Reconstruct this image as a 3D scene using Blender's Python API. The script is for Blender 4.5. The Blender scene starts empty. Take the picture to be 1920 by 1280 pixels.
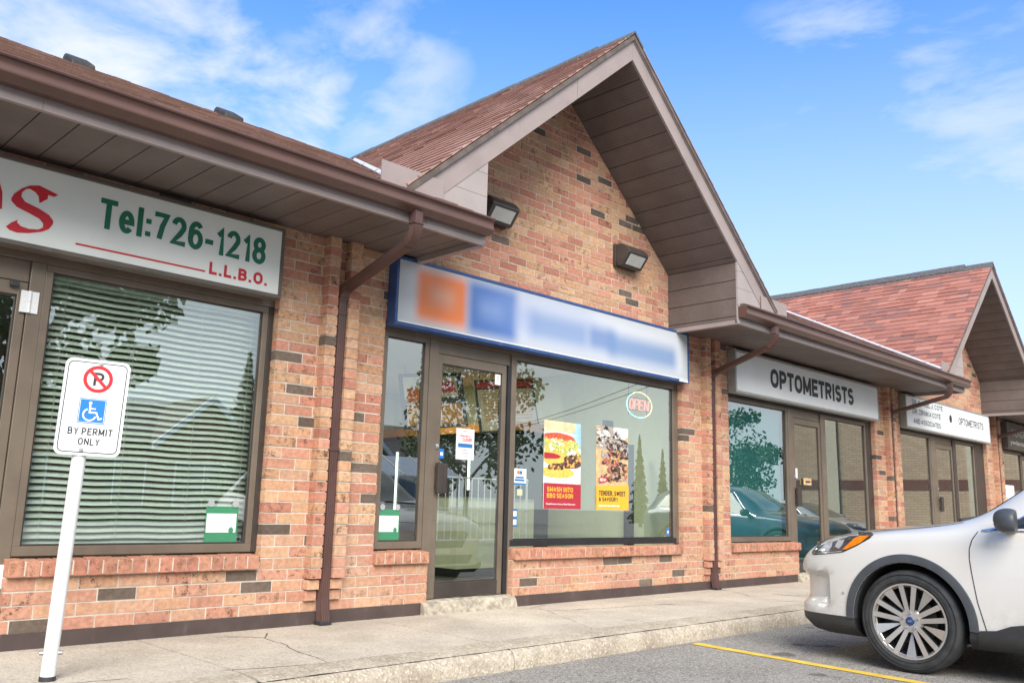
import bpy, bmesh, math, random
from mathutils import Vector, Matrix
from mathutils.bvhtree import BVHTree
random.seed(7)
SC = bpy.context.scene
COL = SC.collection
rad = math.radians

# ------------------------------------------------------------------ camera
H = 0.93
YAW, PITCH, ROLL = 0.780885515, 0.18516586, 0.0254775348
cam_d = bpy.data.cameras.new("camera")
cam = bpy.data.objects.new("camera", cam_d)
COL.objects.link(cam)
fw = Vector((math.sin(YAW)*math.cos(PITCH), math.cos(YAW)*math.cos(PITCH), math.sin(PITCH)))
rt = fw.cross(Vector((0, 0, 1))).normalized()
up = rt.cross(fw)
r2 = rt*math.cos(ROLL) + up*math.sin(ROLL)
u2 = -rt*math.sin(ROLL) + up*math.cos(ROLL)
cam.matrix_world = Matrix(((r2.x, u2.x, -fw.x, 0), (r2.y, u2.y, -fw.y, -6.0), (r2.z, u2.z, -fw.z, H), (0, 0, 0, 1)))
cam_d.sensor_width = 36.0
cam_d.lens = 1641.15/1920*36
cam_d.clip_start = 0.05
cam_d.clip_end = 3000
SC.camera = cam

# ------------------------------------------------------------------ light and sky
SUN_EL, SUN_AZ = 36.0, 216.0          # azimuth clockwise from +Y: behind the camera on the left
SUN_STRENGTH, SUN_ANGLE = 3.0, 40.0
SKY_STRENGTH = 0.12
SC.view_settings.view_transform = 'Standard'
SC.view_settings.look = 'None'
SC.view_settings.exposure = 0.95
SC.view_settings.gamma = 1.0
SC.cycles.use_denoising = True
SC.cycles.max_bounces = 10
SC.cycles.transparent_max_bounces = 16
SC.cycles.sample_clamp_indirect = 6.0

sd = bpy.data.lights.new("sun", 'SUN')
sd.energy = SUN_STRENGTH
sd.angle = rad(SUN_ANGLE)
sd.color = (1.0, 0.96, 0.90)
sun = bpy.data.objects.new("sun", sd)
COL.objects.link(sun)
sdir = Vector((math.sin(rad(SUN_AZ))*math.cos(rad(SUN_EL)), math.cos(rad(SUN_AZ))*math.cos(rad(SUN_EL)), math.sin(rad(SUN_EL))))
sun.rotation_euler = sdir.to_track_quat('Z', 'Y').to_euler()
sun.location = (0, -20, 30)

W = bpy.data.worlds.new("World")
SC.world = W
W.use_nodes = True
nt = W.node_tree
for n in list(nt.nodes):
    nt.nodes.remove(n)


def wn(t, **k):
    n = nt.nodes.new(t)
    for a, b in k.items():
        setattr(n, a, b)
    return n


def wmath(op, a, b=None, clamp=False):
    n = wn('ShaderNodeMath', operation=op, use_clamp=clamp)
    for i, v in enumerate((a, b)):
        if v is None:
            continue
        if isinstance(v, (int, float)):
            n.inputs[i].default_value = v
        else:
            nt.links.new(v, n.inputs[i])
    return n.outputs[0]


def wramp(fac, lo, hi):
    n = wn('ShaderNodeMapRange', interpolation_type='SMOOTHSTEP')
    nt.links.new(fac, n.inputs[0])
    n.inputs[1].default_value = lo
    n.inputs[2].default_value = hi
    return n.outputs[0]


def pix_dir(x, y):
    d = r2*((x-960)/1641.15) + u2*((640-y)/1641.15) + fw
    return d.normalized()


tc = wn('ShaderNodeTexCoord')
DIR = tc.outputs['Generated']
sky = wn('ShaderNodeTexSky', sky_type='NISHITA')
sky.sun_disc = False
sky.sun_elevation = rad(SUN_EL)
sky.sun_rotation = rad(SUN_AZ)
sky.air_density = 1.0
sky.dust_density = 0.6
sky.ozone_density = 2.0
sep = wn('ShaderNodeSeparateXYZ')
nt.links.new(DIR, sep.inputs[0])


def near(px, py, inner, outer):
    d = pix_dir(px, py)
    n = wn('ShaderNodeVectorMath', operation='DOT_PRODUCT')
    nt.links.new(DIR, n.inputs[0])
    n.inputs[1].default_value = d
    return wramp(n.outputs['Value'], math.cos(rad(outer)), math.cos(rad(inner)))


def cloud_noise(scale, rot, stretch, lo, hi, detail=9, rough=0.58):
    m = wn('ShaderNodeMapping')
    m.inputs['Rotation'].default_value = rot
    m.inputs['Scale'].default_value = stretch
    nt.links.new(DIR, m.inputs[0])
    n = wn('ShaderNodeTexNoise')
    n.inputs['Scale'].default_value = scale
    n.inputs['Detail'].default_value = detail
    n.inputs['Roughness'].default_value = rough
    n.inputs['Distortion'].default_value = 0.35
    nt.links.new(m.outputs[0], n.inputs['Vector'])
    return wramp(n.outputs['Fac'], lo, hi)


big = wmath('MAXIMUM', near(120, 150, 1, 15), wmath('MAXIMUM', near(430, 270, 0, 11), near(-100, 160, 4, 20)))
c1 = wramp(wmath('ADD', cloud_noise(4.2, (0.3, 0.2, 0.5), (1, 1.3, 2.0), 0.0, 1.0), wmath('MULTIPLY', big, 0.58)), 0.78, 1.28)
c2 = wmath('MULTIPLY', cloud_noise(7.0, (0.9, 0.4, 0.2), (1.2, 0.6, 1.8), 0.36, 0.70),
           wmath('MAXIMUM', near(1620, 130, 2, 9), wmath('MAXIMUM', near(1900, 250, 1, 9), near(700, 140, 1, 8))))
c2 = wmath('MULTIPLY', c2, 0.62)
haze_low = wmath('MULTIPLY', wramp(sep.outputs['Z'], 0.60, 0.06), 0.76)
back = wmath('MULTIPLY', wramp(sep.outputs['Y'], 0.10, -0.35), 0.92)
fac = wmath('MAXIMUM', wmath('MAXIMUM', c1, c2), wmath('MAXIMUM', haze_low, back))
tint = wn('ShaderNodeMix', data_type='RGBA', blend_type='MULTIPLY')
tint.inputs['Factor'].default_value = 1.0
nt.links.new(sky.outputs[0], tint.inputs['A'])
tint.inputs['B'].default_value = (0.46, 0.92, 1.36, 1)
mix = wn('ShaderNodeMix', data_type='RGBA')
nt.links.new(fac, mix.inputs['Factor'])
nt.links.new(tint.outputs['Result'], mix.inputs['A'])
mix.inputs['B'].default_value = (4.0, 4.25, 4.5, 1)
bg = wn('ShaderNodeBackground')
bg.inputs['Strength'].default_value = SKY_STRENGTH
nt.links.new(mix.outputs['Result'], bg.inputs['Color'])
wo = wn('ShaderNodeOutputWorld')
nt.links.new(bg.outputs[0], wo.inputs[0])

# ------------------------------------------------------------------ materials
MATS = {}


class NB:
    """small node helper for one material"""
    def __init__(s, name):
        s.m = bpy.data.materials.new(name)
        s.m.use_nodes = True
        s.t = s.m.node_tree
        s.b = s.t.nodes['Principled BSDF']
        s.tc = None
        MATS[name] = s.m

    def n(s, typ, **k):
        n = s.t.nodes.new(typ)
        for a, b in k.items():
            setattr(n, a, b)
        return n

    def link(s, a, b):
        s.t.links.new(a, b)

    def coord(s, scale=(1, 1, 1), kind='Object'):
        t = s.n('ShaderNodeTexCoord')
        m = s.n('ShaderNodeMapping')
        m.inputs['Scale'].default_value = scale
        s.link(t.outputs[kind], m.inputs[0])
        return m.outputs[0]

    def noise(s, scale, detail=4, rough=0.55, vec=None, stretch=(1, 1, 1)):
        n = s.n('ShaderNodeTexNoise')
        n.inputs['Scale'].default_value = scale
        n.inputs['Detail'].default_value = detail
        n.inputs['Roughness'].default_value = rough
        s.link(vec if vec is not None else s.coord(stretch), n.inputs['Vector'])
        return n.outputs['Fac']

    def rng(s, fac, lo, hi, a=0.0, b=1.0, smooth=True):
        n = s.n('ShaderNodeMapRange')
        if smooth:
            n.interpolation_type = 'SMOOTHSTEP'
        s.link(fac, n.inputs[0])
        for i, v in enumerate((lo, hi, a, b)):
            n.inputs[i+1].default_value = v
        return n.outputs[0]

    def math(s, op, a, b=None):
        n = s.n('ShaderNodeMath', operation=op)
        for i, v in enumerate((a, b)):
            if v is None:
                continue
            if isinstance(v, (int, float)):
                n.inputs[i].default_value = v
            else:
                s.link(v, n.inputs[i])
        return n.outputs[0]

    def mix(s, fac, a, b, mode='MIX'):
        n = s.n('ShaderNodeMix', data_type='RGBA', blend_type=mode)
        for k, v in (('Factor', fac), ('A', a), ('B', b)):
            if isinstance(v, (int, float)):
                n.inputs[k].default_value = v
            elif isinstance(v, tuple):
                n.inputs[k].default_value = v if len(v) == 4 else v+(1,)
            else:
                s.link(v, n.inputs[k])
        return n.outputs['Result']

    def bump(s, height, strength=0.3, dist=0.01):
        n = s.n('ShaderNodeBump')
        n.inputs['Strength'].default_value = strength
        n.inputs['Distance'].default_value = dist
        s.link(height, n.inputs['Height'])
        s.link(n.outputs[0], s.b.inputs['Normal'])

    def base(s, v):
        if isinstance(v, tuple):
            s.b.inputs['Base Color'].default_value = v if len(v) == 4 else v+(1,)
        else:
            s.link(v, s.b.inputs['Base Color'])

    def set(s, rough=0.5, metal=0.0, coat=0.0, spec=0.5):
        s.b.inputs['Roughness'].default_value = rough
        s.b.inputs['Metallic'].default_value = metal
        s.b.inputs['Coat Weight'].default_value = coat
        s.b.inputs['Specular IOR Level'].default_value = spec
        return s


def simple(name, col, rough=0.5, metal=0.0, var=0.12, scale=9.0, bump=0.0, coat=0.0, dirt=None, bscale=60):
    k = NB(name)
    k.set(rough, metal, coat)
    f = k.noise(scale, 5)
    c = k.mix(k.rng(f, 0.3, 0.7), tuple(x*(1-var) for x in col), tuple(min(1, x*(1+var)) for x in col))
    if dirt:
        d = k.noise(dirt[0], 6, 0.65, stretch=(1, 1, 0.35))
        c = k.mix(k.rng(d, 0.55, 0.8, 0, dirt[2]), c, dirt[1])
    k.base(c)
    if bump:
        k.bump(k.noise(bscale, 3), bump, 0.004)
    return k.m


def emis(name, col, strength):
    k = NB(name)
    k.base(tuple(min(1, c) for c in col))
    k.b.inputs['Emission Color'].default_value = col+(1,)
    k.b.inputs['Emission Strength'].default_value = strength
    return k.m


# brick: each brick carries its own colour (vertex attribute "tint"), speckled with burnt flecks
k = NB('brick')
k.set(0.88, spec=0.25)
at = k.n('ShaderNodeAttribute', attribute_name='tint')
fleck = k.math('MULTIPLY', k.rng(k.noise(17, 4, 0.6), 0.50, 0.62), k.rng(k.noise(95, 3, 0.7), 0.40, 0.58))
fl = k.math('MULTIPLY', fleck, at.outputs['Alpha'])
c = k.mix(fl, at.outputs['Color'], (0.10, 0.055, 0.035))
c = k.mix(k.rng(k.noise(30, 5, 0.6), 0.30, 0.72), k.mix(1.0, c, (0.80, 0.78, 0.76), 'MULTIPLY'), k.mix(1.0, c, (1.13, 1.12, 1.10), 'MULTIPLY'))
c = k.mix(k.rng(k.noise(1.1, 4, 0.6), 0.52, 0.75, 0, 0.22), c, (0.50, 0.38, 0.30))
c = k.mix(k.rng(k.noise(1.0, 6, 0.65, stretch=(2.6, 2.6, 0.45)), 0.56, 0.78, 0, 0.34), c, (0.19, 0.125, 0.09))
k.base(c)
k.bump(k.math('ADD', k.noise(140, 4, 0.7), k.math('MULTIPLY', k.noise(35, 3), 0.8)), 0.55, 0.006)

k = NB('mortar')
k.set(0.95, spec=0.2)
k.base(k.mix(k.rng(k.noise(12, 5), 0.3, 0.7), (0.48, 0.42, 0.345), (0.64, 0.565, 0.475)))
k.bump(k.noise(200, 3), 0.5, 0.004)

# asphalt shingles, colour per tab in "tint"
for nm, gr in (('shingle_weathered', 0.65), ('shingle_red', 0.35)):
    k = NB(nm)
    k.set(0.95, spec=0.15)
    at = k.n('ShaderNodeAttribute', attribute_name='tint')
    g = k.noise(260, 2, 0.7)
    c = k.mix(k.rng(g, 0.35, 0.65), k.mix(1.0, at.outputs['Color'], (1-gr*0.5,)*3, 'MULTIPLY'), k.mix(1.0, at.outputs['Color'], (1+gr*0.4,)*3, 'MULTIPLY'))
    c = k.mix(k.rng(k.noise(1.4, 4), 0.5, 0.75, 0, 0.3), c, (0.16, 0.10, 0.085))
    k.base(c)
    k.bump(g, 0.6, 0.004)

# perforated aluminium soffit panel: rows of pin holes
k = NB('soffit_panel')
k.set(0.55, spec=0.4)
v = k.n('ShaderNodeTexVoronoi', feature='F1')
v.inputs['Scale'].default_value = 48
v.inputs['Randomness'].default_value = 0.15
k.link(k.coord(), v.inputs['Vector'])
hole = k.rng(v.outputs['Distance'], 0.20, 0.30, 1, 0)
c = k.mix(k.rng(k.noise(2.2, 5), 0.3, 0.7), (0.125, 0.098, 0.088), (0.165, 0.132, 0.120))
c = k.mix(k.rng(k.noise(1.3, 7, 0.7), 0.55, 0.80, 0, 0.5), c, (0.055, 0.045, 0.042))
c = k.mix(k.math('MULTIPLY', hole, 0.75), c, (0.02, 0.016, 0.015))
k.base(c)

simple('fascia_metal', (0.30, 0.245, 0.235), 0.42, var=0.07, scale=3, dirt=(3.0, (0.12, 0.095, 0.09), 0.4))
simple('siding_metal', (0.34, 0.295, 0.285), 0.45, var=0.06, scale=3)
simple('gutter_brown', (0.105, 0.056, 0.047), 0.28, var=0.08, scale=4, dirt=(5.0, (0.07, 0.05, 0.045), 0.35))
simple('downspout_brown', (0.085, 0.042, 0.036), 0.28, var=0.12, scale=6)
simple('base_strip', (0.070, 0.048, 0.044), 0.6, var=0.15, scale=5, dirt=(6, (0.20, 0.17, 0.14), 0.45))
simple('bronze_frame', (0.182, 0.145, 0.110), 0.38, metal=0.25, var=0.10, scale=4, dirt=(7, (0.28, 0.25, 0.21), 0.4))
simple('bronze_dark', (0.055, 0.045, 0.040), 0.42, metal=0.2, var=0.15, scale=5, dirt=(7, (0.12, 0.11, 0.10), 0.4))
simple('silver_stop', (0.42, 0.40, 0.36), 0.4, metal=0.4, var=0.08)
simple('black_gasket', (0.018, 0.018, 0.020), 0.45, var=0.2)
simple('black_plastic', (0.030, 0.031, 0.033), 0.5, var=0.2, bump=0.12, bscale=300)
simple('grey_plastic', (0.055, 0.060, 0.068), 0.45, var=0.12)
simple('flashing_white', (0.58, 0.58, 0.60), 0.45, var=0.06)
simple('ridge_cap', (0.105, 0.100, 0.100), 0.9, var=0.35, scale=30, bump=0.5)
simple('vent_dark', (0.038, 0.037, 0.036), 0.7, var=0.3, scale=12)
simple('lamp_bronze', (0.050, 0.043, 0.041), 0.4, var=0.15)
simple('lamp_lens', (0.50, 0.51, 0.48), 0.25, var=0.05, coat=0.4)
simple('sign_panel', (0.70, 0.73, 0.70), 0.35, var=0.03, scale=2, dirt=(1.6, (0.56, 0.58, 0.54), 0.35))
simple('sign_panel_white', (0.76, 0.79, 0.80), 0.35, var=0.03, scale=2, dirt=(2, (0.60, 0.62, 0.62), 0.3))
simple('sign_panel_dark', (0.075, 0.068, 0.064), 0.4, var=0.05)
simple('sign_frame_grey', (0.36, 0.36, 0.34), 0.4, metal=0.3, var=0.08, dirt=(5, (0.2, 0.19, 0.17), 0.4))
simple('sign_frame_bronze', (0.110, 0.092, 0.078), 0.5, var=0.12, scale=4, dirt=(5, (0.26, 0.23, 0.19), 0.4))
simple('sign_frame_blue', (0.026, 0.070, 0.215), 0.38, var=0.10, dirt=(9, (0.30, 0.34, 0.42), 0.25))
simple('vinyl_green', (0.010, 0.135, 0.080), 0.4, var=0.06)
simple('vinyl_red', (0.52, 0.016, 0.030), 0.4, var=0.06)
simple('vinyl_black', (0.022, 0.022, 0.024), 0.45, var=0.1)
simple('vinyl_white', (0.80, 0.80, 0.78), 0.4, var=0.03)
simple('post_white', (0.74, 0.75, 0.76), 0.4, var=0.04, dirt=(10, (0.45, 0.43, 0.40), 0.3))
simple('plate_white', (0.76, 0.77, 0.79), 0.35, var=0.02)
simple('sign_red', (0.70, 0.012, 0.018), 0.35, var=0.03)
simple('sign_blue', (0.010, 0.175, 0.66), 0.35, var=0.03)
simple('bolt_steel', (0.42, 0.42, 0.41), 0.35, metal=0.8)
simple('hinge_white', (0.74, 0.75, 0.76), 0.35, var=0.05)
simple('paper_white', (0.80, 0.81, 0.80), 0.6, var=0.03)
simple('paper_green', (0.045, 0.23, 0.115), 0.5, var=0.06)
simple('paper_blue', (0.030, 0.16, 0.42), 0.5, var=0.05)
simple('print_red', (0.55, 0.040, 0.050), 0.5, var=0.05)
simple('print_maroon', (0.40, 0.026, 0.045), 0.5, var=0.05)
simple('print_yellow', (0.80, 0.42, 0.035), 0.5, var=0.04)
simple('print_orange', (0.78, 0.20, 0.05), 0.5, var=0.05)
simple('print_pale', (0.74, 0.70, 0.62), 0.5, var=0.12, scale=12)
simple('print_grey', (0.35, 0.36, 0.37), 0.5, var=0.05)
simple('print_sky', (0.33, 0.55, 0.72), 0.5, var=0.15, scale=6)
simple('food_bun', (0.74, 0.58, 0.34), 0.55, var=0.14, scale=9)
simple('food_bun_dark', (0.62, 0.33, 0.10), 0.55, var=0.35, scale=40)
simple('food_lettuce', (0.50, 0.54, 0.16), 0.5, var=0.5, scale=45)
simple('food_cheese', (0.75, 0.50, 0.10), 0.5, var=0.2, scale=40)
simple('food_tomato', (0.62, 0.10, 0.045), 0.5, var=0.35, scale=30)
simple('food_meat', (0.13, 0.060, 0.040), 0.55, var=0.65, scale=70)
simple('food_meat_pink', (0.42, 0.14, 0.11), 0.55, var=0.5, scale=80)
simple('food_crust', (0.40, 0.34, 0.28), 0.55, var=0.6, scale=90)
simple('food_board', (0.62, 0.42, 0.22), 0.55, var=0.22, scale=14)
simple('blind_slat', (0.80, 0.86, 0.78), 0.5, var=0.05)
simple('blind_cord', (0.70, 0.73, 0.68), 0.7)
simple('concrete_step', (0.36, 0.315, 0.25), 0.95, var=0.35, scale=18, bump=0.8, bscale=70, dirt=(6, (0.18, 0.15, 0.11), 0.6))
simple('wall_lime', (0.50, 0.54, 0.36), 0.8, var=0.04)
simple('wall_pale', (0.62, 0.63, 0.56), 0.8, var=0.04)
simple('wall_teal', (0.10, 0.27, 0.28), 0.8, var=0.08)
simple('wall_tan', (0.50, 0.44, 0.34), 0.8, var=0.05)
simple('ceiling_white', (0.75, 0.75, 0.72), 0.85, var=0.03)
simple('floor_dark', (0.075, 0.07, 0.065), 0.35, var=0.2, scale=3)
simple('counter_beige', (0.50, 0.46, 0.27), 0.5, var=0.05)
simple('band_orange', (0.46, 0.20, 0.035), 0.45, var=0.12, scale=5)
simple('freezer_dark', (0.030, 0.034, 0.035), 0.25, var=0.2)
simple('menu_dark', (0.035, 0.026, 0.022), 0.45, var=0.2)
simple('menu_cream', (0.60, 0.54, 0.40), 0.5, var=0.12, scale=20)
simple('tyre_rubber', (0.026, 0.027, 0.028), 0.78, var=0.3, scale=14, bump=0.25, bscale=120)
simple('rim_silver', (0.55, 0.53, 0.51), 0.30, metal=0.75, var=0.05)
simple('rim_dark', (0.014, 0.014, 0.015), 0.5)
simple('brake_steel', (0.10, 0.095, 0.09), 0.5, metal=0.5, var=0.2)
simple('chrome', (0.75, 0.75, 0.76), 0.10, metal=1.0, var=0.02)
simple('badge_blue', (0.012, 0.035, 0.13), 0.2, var=0.05, coat=0.6)
simple('amber_lens', (0.78, 0.20, 0.010), 0.18, var=0.12, coat=0.8, scale=40)
simple('lamp_dark', (0.060, 0.060, 0.062), 0.15, var=0.3, coat=0.8)
simple('lamp_clear', (0.50, 0.53, 0.56), 0.12, metal=0.5, var=0.2, coat=0.8)
simple('car_dark_glass', (0.012, 0.016, 0.017), 0.04, var=0.1, coat=1.0)
simple('underbody', (0.012, 0.012, 0.012), 0.9)
simple('trunk_bark', (0.10, 0.075, 0.055), 0.9, var=0.35, scale=12, bump=0.6)
simple('wing_trim', (0.16, 0.075, 0.06), 0.8, var=0.15)
simple('metal_white', (0.72, 0.74, 0.75), 0.4, var=0.04)
simple('far_roof', (0.12, 0.095, 0.085), 0.9, var=0.25, scale=6)
simple('wire_black', (0.02, 0.02, 0.02), 0.6)
simple('far_window', (0.05, 0.06, 0.065), 0.08, coat=0.8)
simple('crack_dark', (0.035, 0.030, 0.026), 0.95)

for nm, a, b in (('leaf_green', (0.030, 0.065, 0.016), (0.085, 0.145, 0.038)), ('needle_green', (0.018, 0.042, 0.020), (0.045, 0.085, 0.040))):
    k = NB(nm)
    k.set(0.6, spec=0.3)
    oi = k.n('ShaderNodeAttribute', attribute_name='tint')
    k.base(k.mix(oi.outputs['Fac'], a, b))

for nm, col, flake in (('paint_white', (0.60, 0.58, 0.545), 0.0), ('paint_blue', (0.018, 0.055, 0.115), 0.25), ('paint_silver', (0.42, 0.43, 0.44), 0.5), ('paint_black', (0.02, 0.021, 0.024), 0.2)):
    k = NB(nm)
    k.set(0.34, flake*0.6, 1.0)
    k.b.inputs['Coat Roughness'].default_value = 0.04
    t_ = k.n('ShaderNodeTexCoord')
    s_ = k.n('ShaderNodeSeparateXYZ')
    k.link(t_.outputs['Object'], s_.inputs[0])
    dirt = k.math('MULTIPLY', k.rng(s_.outputs['Z'], 0.62, 0.30), k.rng(k.noise(9, 6, 0.7), 0.36, 0.70, 0, 0.38))
    c = k.mix(k.rng(k.noise(5, 5), 0.35, 0.75, 0, 0.06), col, tuple(x*0.7 for x in col))
    k.base(k.mix(dirt, c, (0.22, 0.19, 0.155)))

# tan brick wing, fine brick pattern in the material
k = NB('tan_brick')
k.set(0.9, spec=0.2)
bt = k.n('ShaderNodeTexBrick')
bt.inputs['Scale'].default_value = 1.0
bt.inputs['Mortar Size'].default_value = 0.008
bt.inputs['Brick Width'].default_value = 0.30
bt.inputs['Row Height'].default_value = 0.10
bt.inputs['Color1'].default_value = (0.60, 0.46, 0.32, 1)
bt.inputs['Color2'].default_value = (0.50, 0.37, 0.25, 1)
bt.inputs['Mortar'].default_value = (0.24, 0.20, 0.15, 1)
t_ = k.n('ShaderNodeTexCoord')
s_ = k.n('ShaderNodeSeparateXYZ')
c_ = k.n('ShaderNodeCombineXYZ')
k.link(t_.outputs['Object'], s_.inputs[0])
k.link(k.math('ADD', s_.outputs['X'], s_.outputs['Y']), c_.inputs[0])
k.link(s_.outputs['Z'], c_.inputs[1])
k.link(c_.outputs[0], bt.inputs['Vector'])
k.base(bt.outputs['Color'])
k = NB('brown_brick')
k.set(0.9, spec=0.2)
bt = k.n('ShaderNodeTexBrick')
bt.inputs['Scale'].default_value = 1.0
bt.inputs['Mortar Size'].default_value = 0.01
bt.inputs['Brick Width'].default_value = 0.25
bt.inputs['Row Height'].default_value = 0.082
bt.inputs['Color1'].default_value = (0.22, 0.085, 0.05, 1)
bt.inputs['Color2'].default_value = (0.30, 0.14, 0.08, 1)
bt.inputs['Mortar'].default_value = (0.30, 0.27, 0.23, 1)
t_ = k.n('ShaderNodeTexCoord')
s_ = k.n('ShaderNodeSeparateXYZ')
c_ = k.n('ShaderNodeCombineXYZ')
k.link(t_.outputs['Object'], s_.inputs[0])
k.link(k.math('ADD', s_.outputs['X'], s_.outputs['Y']), c_.inputs[0])
k.link(s_.outputs['Z'], c_.inputs[1])
k.link(c_.outputs[0], bt.inputs['Vector'])
k.base(bt.outputs['Color'])


# storefront glass: one sheet reflects part of the light and passes the rest
def glass(name, tint, refl):
    k = NB(name)
    k.t.nodes.remove(k.b)
    out = [n for n in k.t.nodes if n.type == 'OUTPUT_MATERIAL'][0]
    tr = k.n('ShaderNodeBsdfTransparent')
    tr.inputs[0].default_value = tint+(1,)
    gl = k.n('ShaderNodeBsdfGlossy')
    gl.inputs['Roughness'].default_value = 0.0
    gl.inputs['Color'].default_value = (0.93, 0.97, 0.95, 1)
    w = k.n('ShaderNodeTexNoise')
    w.inputs['Scale'].default_value = 0.9
    w.inputs['Detail'].default_value = 0
    k.link(k.coord(), w.inputs['Vector'])
    bp = k.n('ShaderNodeBump')
    bp.inputs['Strength'].default_value = 0.012
    bp.inputs['Distance'].default_value = 0.05
    k.link(w.outputs['Fac'], bp.inputs['Height'])
    k.link(bp.outputs[0], gl.inputs['Normal'])
    fr = k.n('ShaderNodeLayerWeight')
    fr.inputs[0].default_value = 0.5
    ge = k.n('ShaderNodeNewGeometry')
    f = k.math('ADD', k.math('MULTIPLY', k.math('POWER', fr.outputs['Facing'], 4.0), 0.9), refl)
    f = k.math('MULTIPLY', f, k.math('SUBTRACT', 1.0, ge.outputs['Backfacing']))    # the inner face of the sheet only lets light through
    mx = k.n('ShaderNodeMixShader')
    k.link(f, mx.inputs[0])
    k.link(tr.outputs[0], mx.inputs[1])
    k.link(gl.outputs[0], mx.inputs[2])
    k.link(mx.outputs[0], out.inputs['Surface'])
    return k.m


glass('window_glass', (0.93, 0.965, 0.94), 0.34)
glass('window_glass_green', (0.78, 0.93, 0.91), 0.40)

# concrete with exposed aggregate
k = NB('concrete')
k.set(0.92, spec=0.2)
v = k.n('ShaderNodeTexVoronoi', feature='F1')
v.inputs['Scale'].default_value = 85
k.link(k.coord(), v.inputs['Vector'])
vs = k.n('ShaderNodeSeparateColor')
k.link(v.outputs['Color'], vs.inputs[0])
c = k.mix(k.rng(k.noise(1.6, 6, 0.65), 0.3, 0.7), (0.43, 0.375, 0.31), (0.56, 0.495, 0.415))
c = k.mix(k.rng(vs.outputs[0], 0.72, 0.80, 0, 0.42), c, (0.27, 0.225, 0.18))
c = k.mix(k.rng(vs.outputs[1], 0.82, 0.88, 0, 0.45), c, (0.64, 0.58, 0.50))
ve = k.n('ShaderNodeTexVoronoi', feature='DISTANCE_TO_EDGE')
ve.inputs['Scale'].default_value = 0.55
mx_ = k.n('ShaderNodeMix', data_type='RGBA')
mx_.inputs['Factor'].default_value = 0.10
nz_ = k.n('ShaderNodeTexNoise')
nz_.inputs['Scale'].default_value = 2.5
nz_.inputs['Detail'].default_value = 6
k.link(k.coord(), nz_.inputs['Vector'])
k.link(k.coord(), mx_.inputs['A'])
k.link(nz_.outputs['Color'], mx_.inputs['B'])
k.link(mx_.outputs['Result'], ve.inputs['Vector'])
crk = k.math('MULTIPLY', k.rng(ve.outputs['Distance'], 0.0012, 0.0035, 1, 0), k.rng(k.noise(0.9, 3), 0.50, 0.56))
c = k.mix(crk, c, (0.10, 0.08, 0.065))
c = k.mix(k.rng(k.noise(3.5, 2), 0.70, 0.76, 0, 0.4), c, (0.22, 0.19, 0.155))
c = k.mix(k.rng(k.noise(0.7, 5, 0.6, stretch=(0.5, 1.2, 1)), 0.55, 0.75, 0, 0.35), c, (0.27, 0.24, 0.20))
k.base(c)
k.bump(k.math('ADD', k.noise(110, 4, 0.7), v.outputs['Distance']), 0.5, 0.006)

k = NB('kerb_concrete')
k.set(0.95, spec=0.2)
v = k.n('ShaderNodeTexVoronoi', feature='F1')
v.inputs['Scale'].default_value = 70
k.link(k.coord(), v.inputs['Vector'])
vs = k.n('ShaderNodeSeparateColor')
k.link(v.outputs['Color'], vs.inputs[0])
c = k.mix(k.rng(k.noise(3, 6, 0.65), 0.3, 0.7), (0.34, 0.285, 0.22), (0.49, 0.425, 0.34))
c = k.mix(k.rng(vs.outputs[0], 0.66, 0.78, 0, 0.4), c, (0.24, 0.19, 0.14))
c = k.mix(k.rng(vs.outputs[1], 0.80, 0.86, 0, 0.6), c, (0.60, 0.54, 0.45))
c = k.mix(k.rng(k.noise(55, 3, 0.6), 0.68, 0.76, 0, 0.8), c, (0.36, 0.15, 0.07))
k.base(c)
k.bump(k.math('ADD', k.noise(60, 5, 0.75), v.outputs['Distance']), 0.55, 0.007)

k = NB('asphalt')
k.set(0.93, spec=0.25)
v = k.n('ShaderNodeTexVoronoi', feature='F1')
v.inputs['Scale'].default_value = 110
k.link(k.coord(), v.inputs['Vector'])
vs = k.n('ShaderNodeSeparateColor')
k.link(v.outputs['Color'], vs.inputs[0])
c = k.mix(k.rng(k.noise(1.2, 6, 0.6), 0.3, 0.7), (0.245, 0.226, 0.202), (0.325, 0.300, 0.268))
c = k.mix(k.rng(vs.outputs[0], 0.55, 0.95, 0, 0.8), c, (0.46, 0.44, 0.41))
c = k.mix(k.rng(vs.outputs[1], 0.70, 0.90, 0, 0.8), c, (0.085, 0.08, 0.075))
c = k.mix(k.rng(k.noise(3.0, 3, 0.5), 0.655, 0.72, 0, 0.62), c, (0.06, 0.055, 0.05))
k.base(c)
k.bump(k.math('ADD', k.noise(160, 3, 0.7), v.outputs['Distance']), 0.6, 0.006)

k = NB('line_yellow')
k.set(0.8, spec=0.3)
wear = k.rng(k.noise(55, 5, 0.75), 0.58, 0.72, 0, 0.85)
k.base(k.mix(wear, k.mix(k.rng(k.noise(6, 4), 0.3, 0.7), (0.62, 0.40, 0.045), (0.78, 0.54, 0.09)), (0.17, 0.16, 0.14)))
k.bump(k.noise(150, 3, 0.7), 0.5, 0.004)


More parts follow.
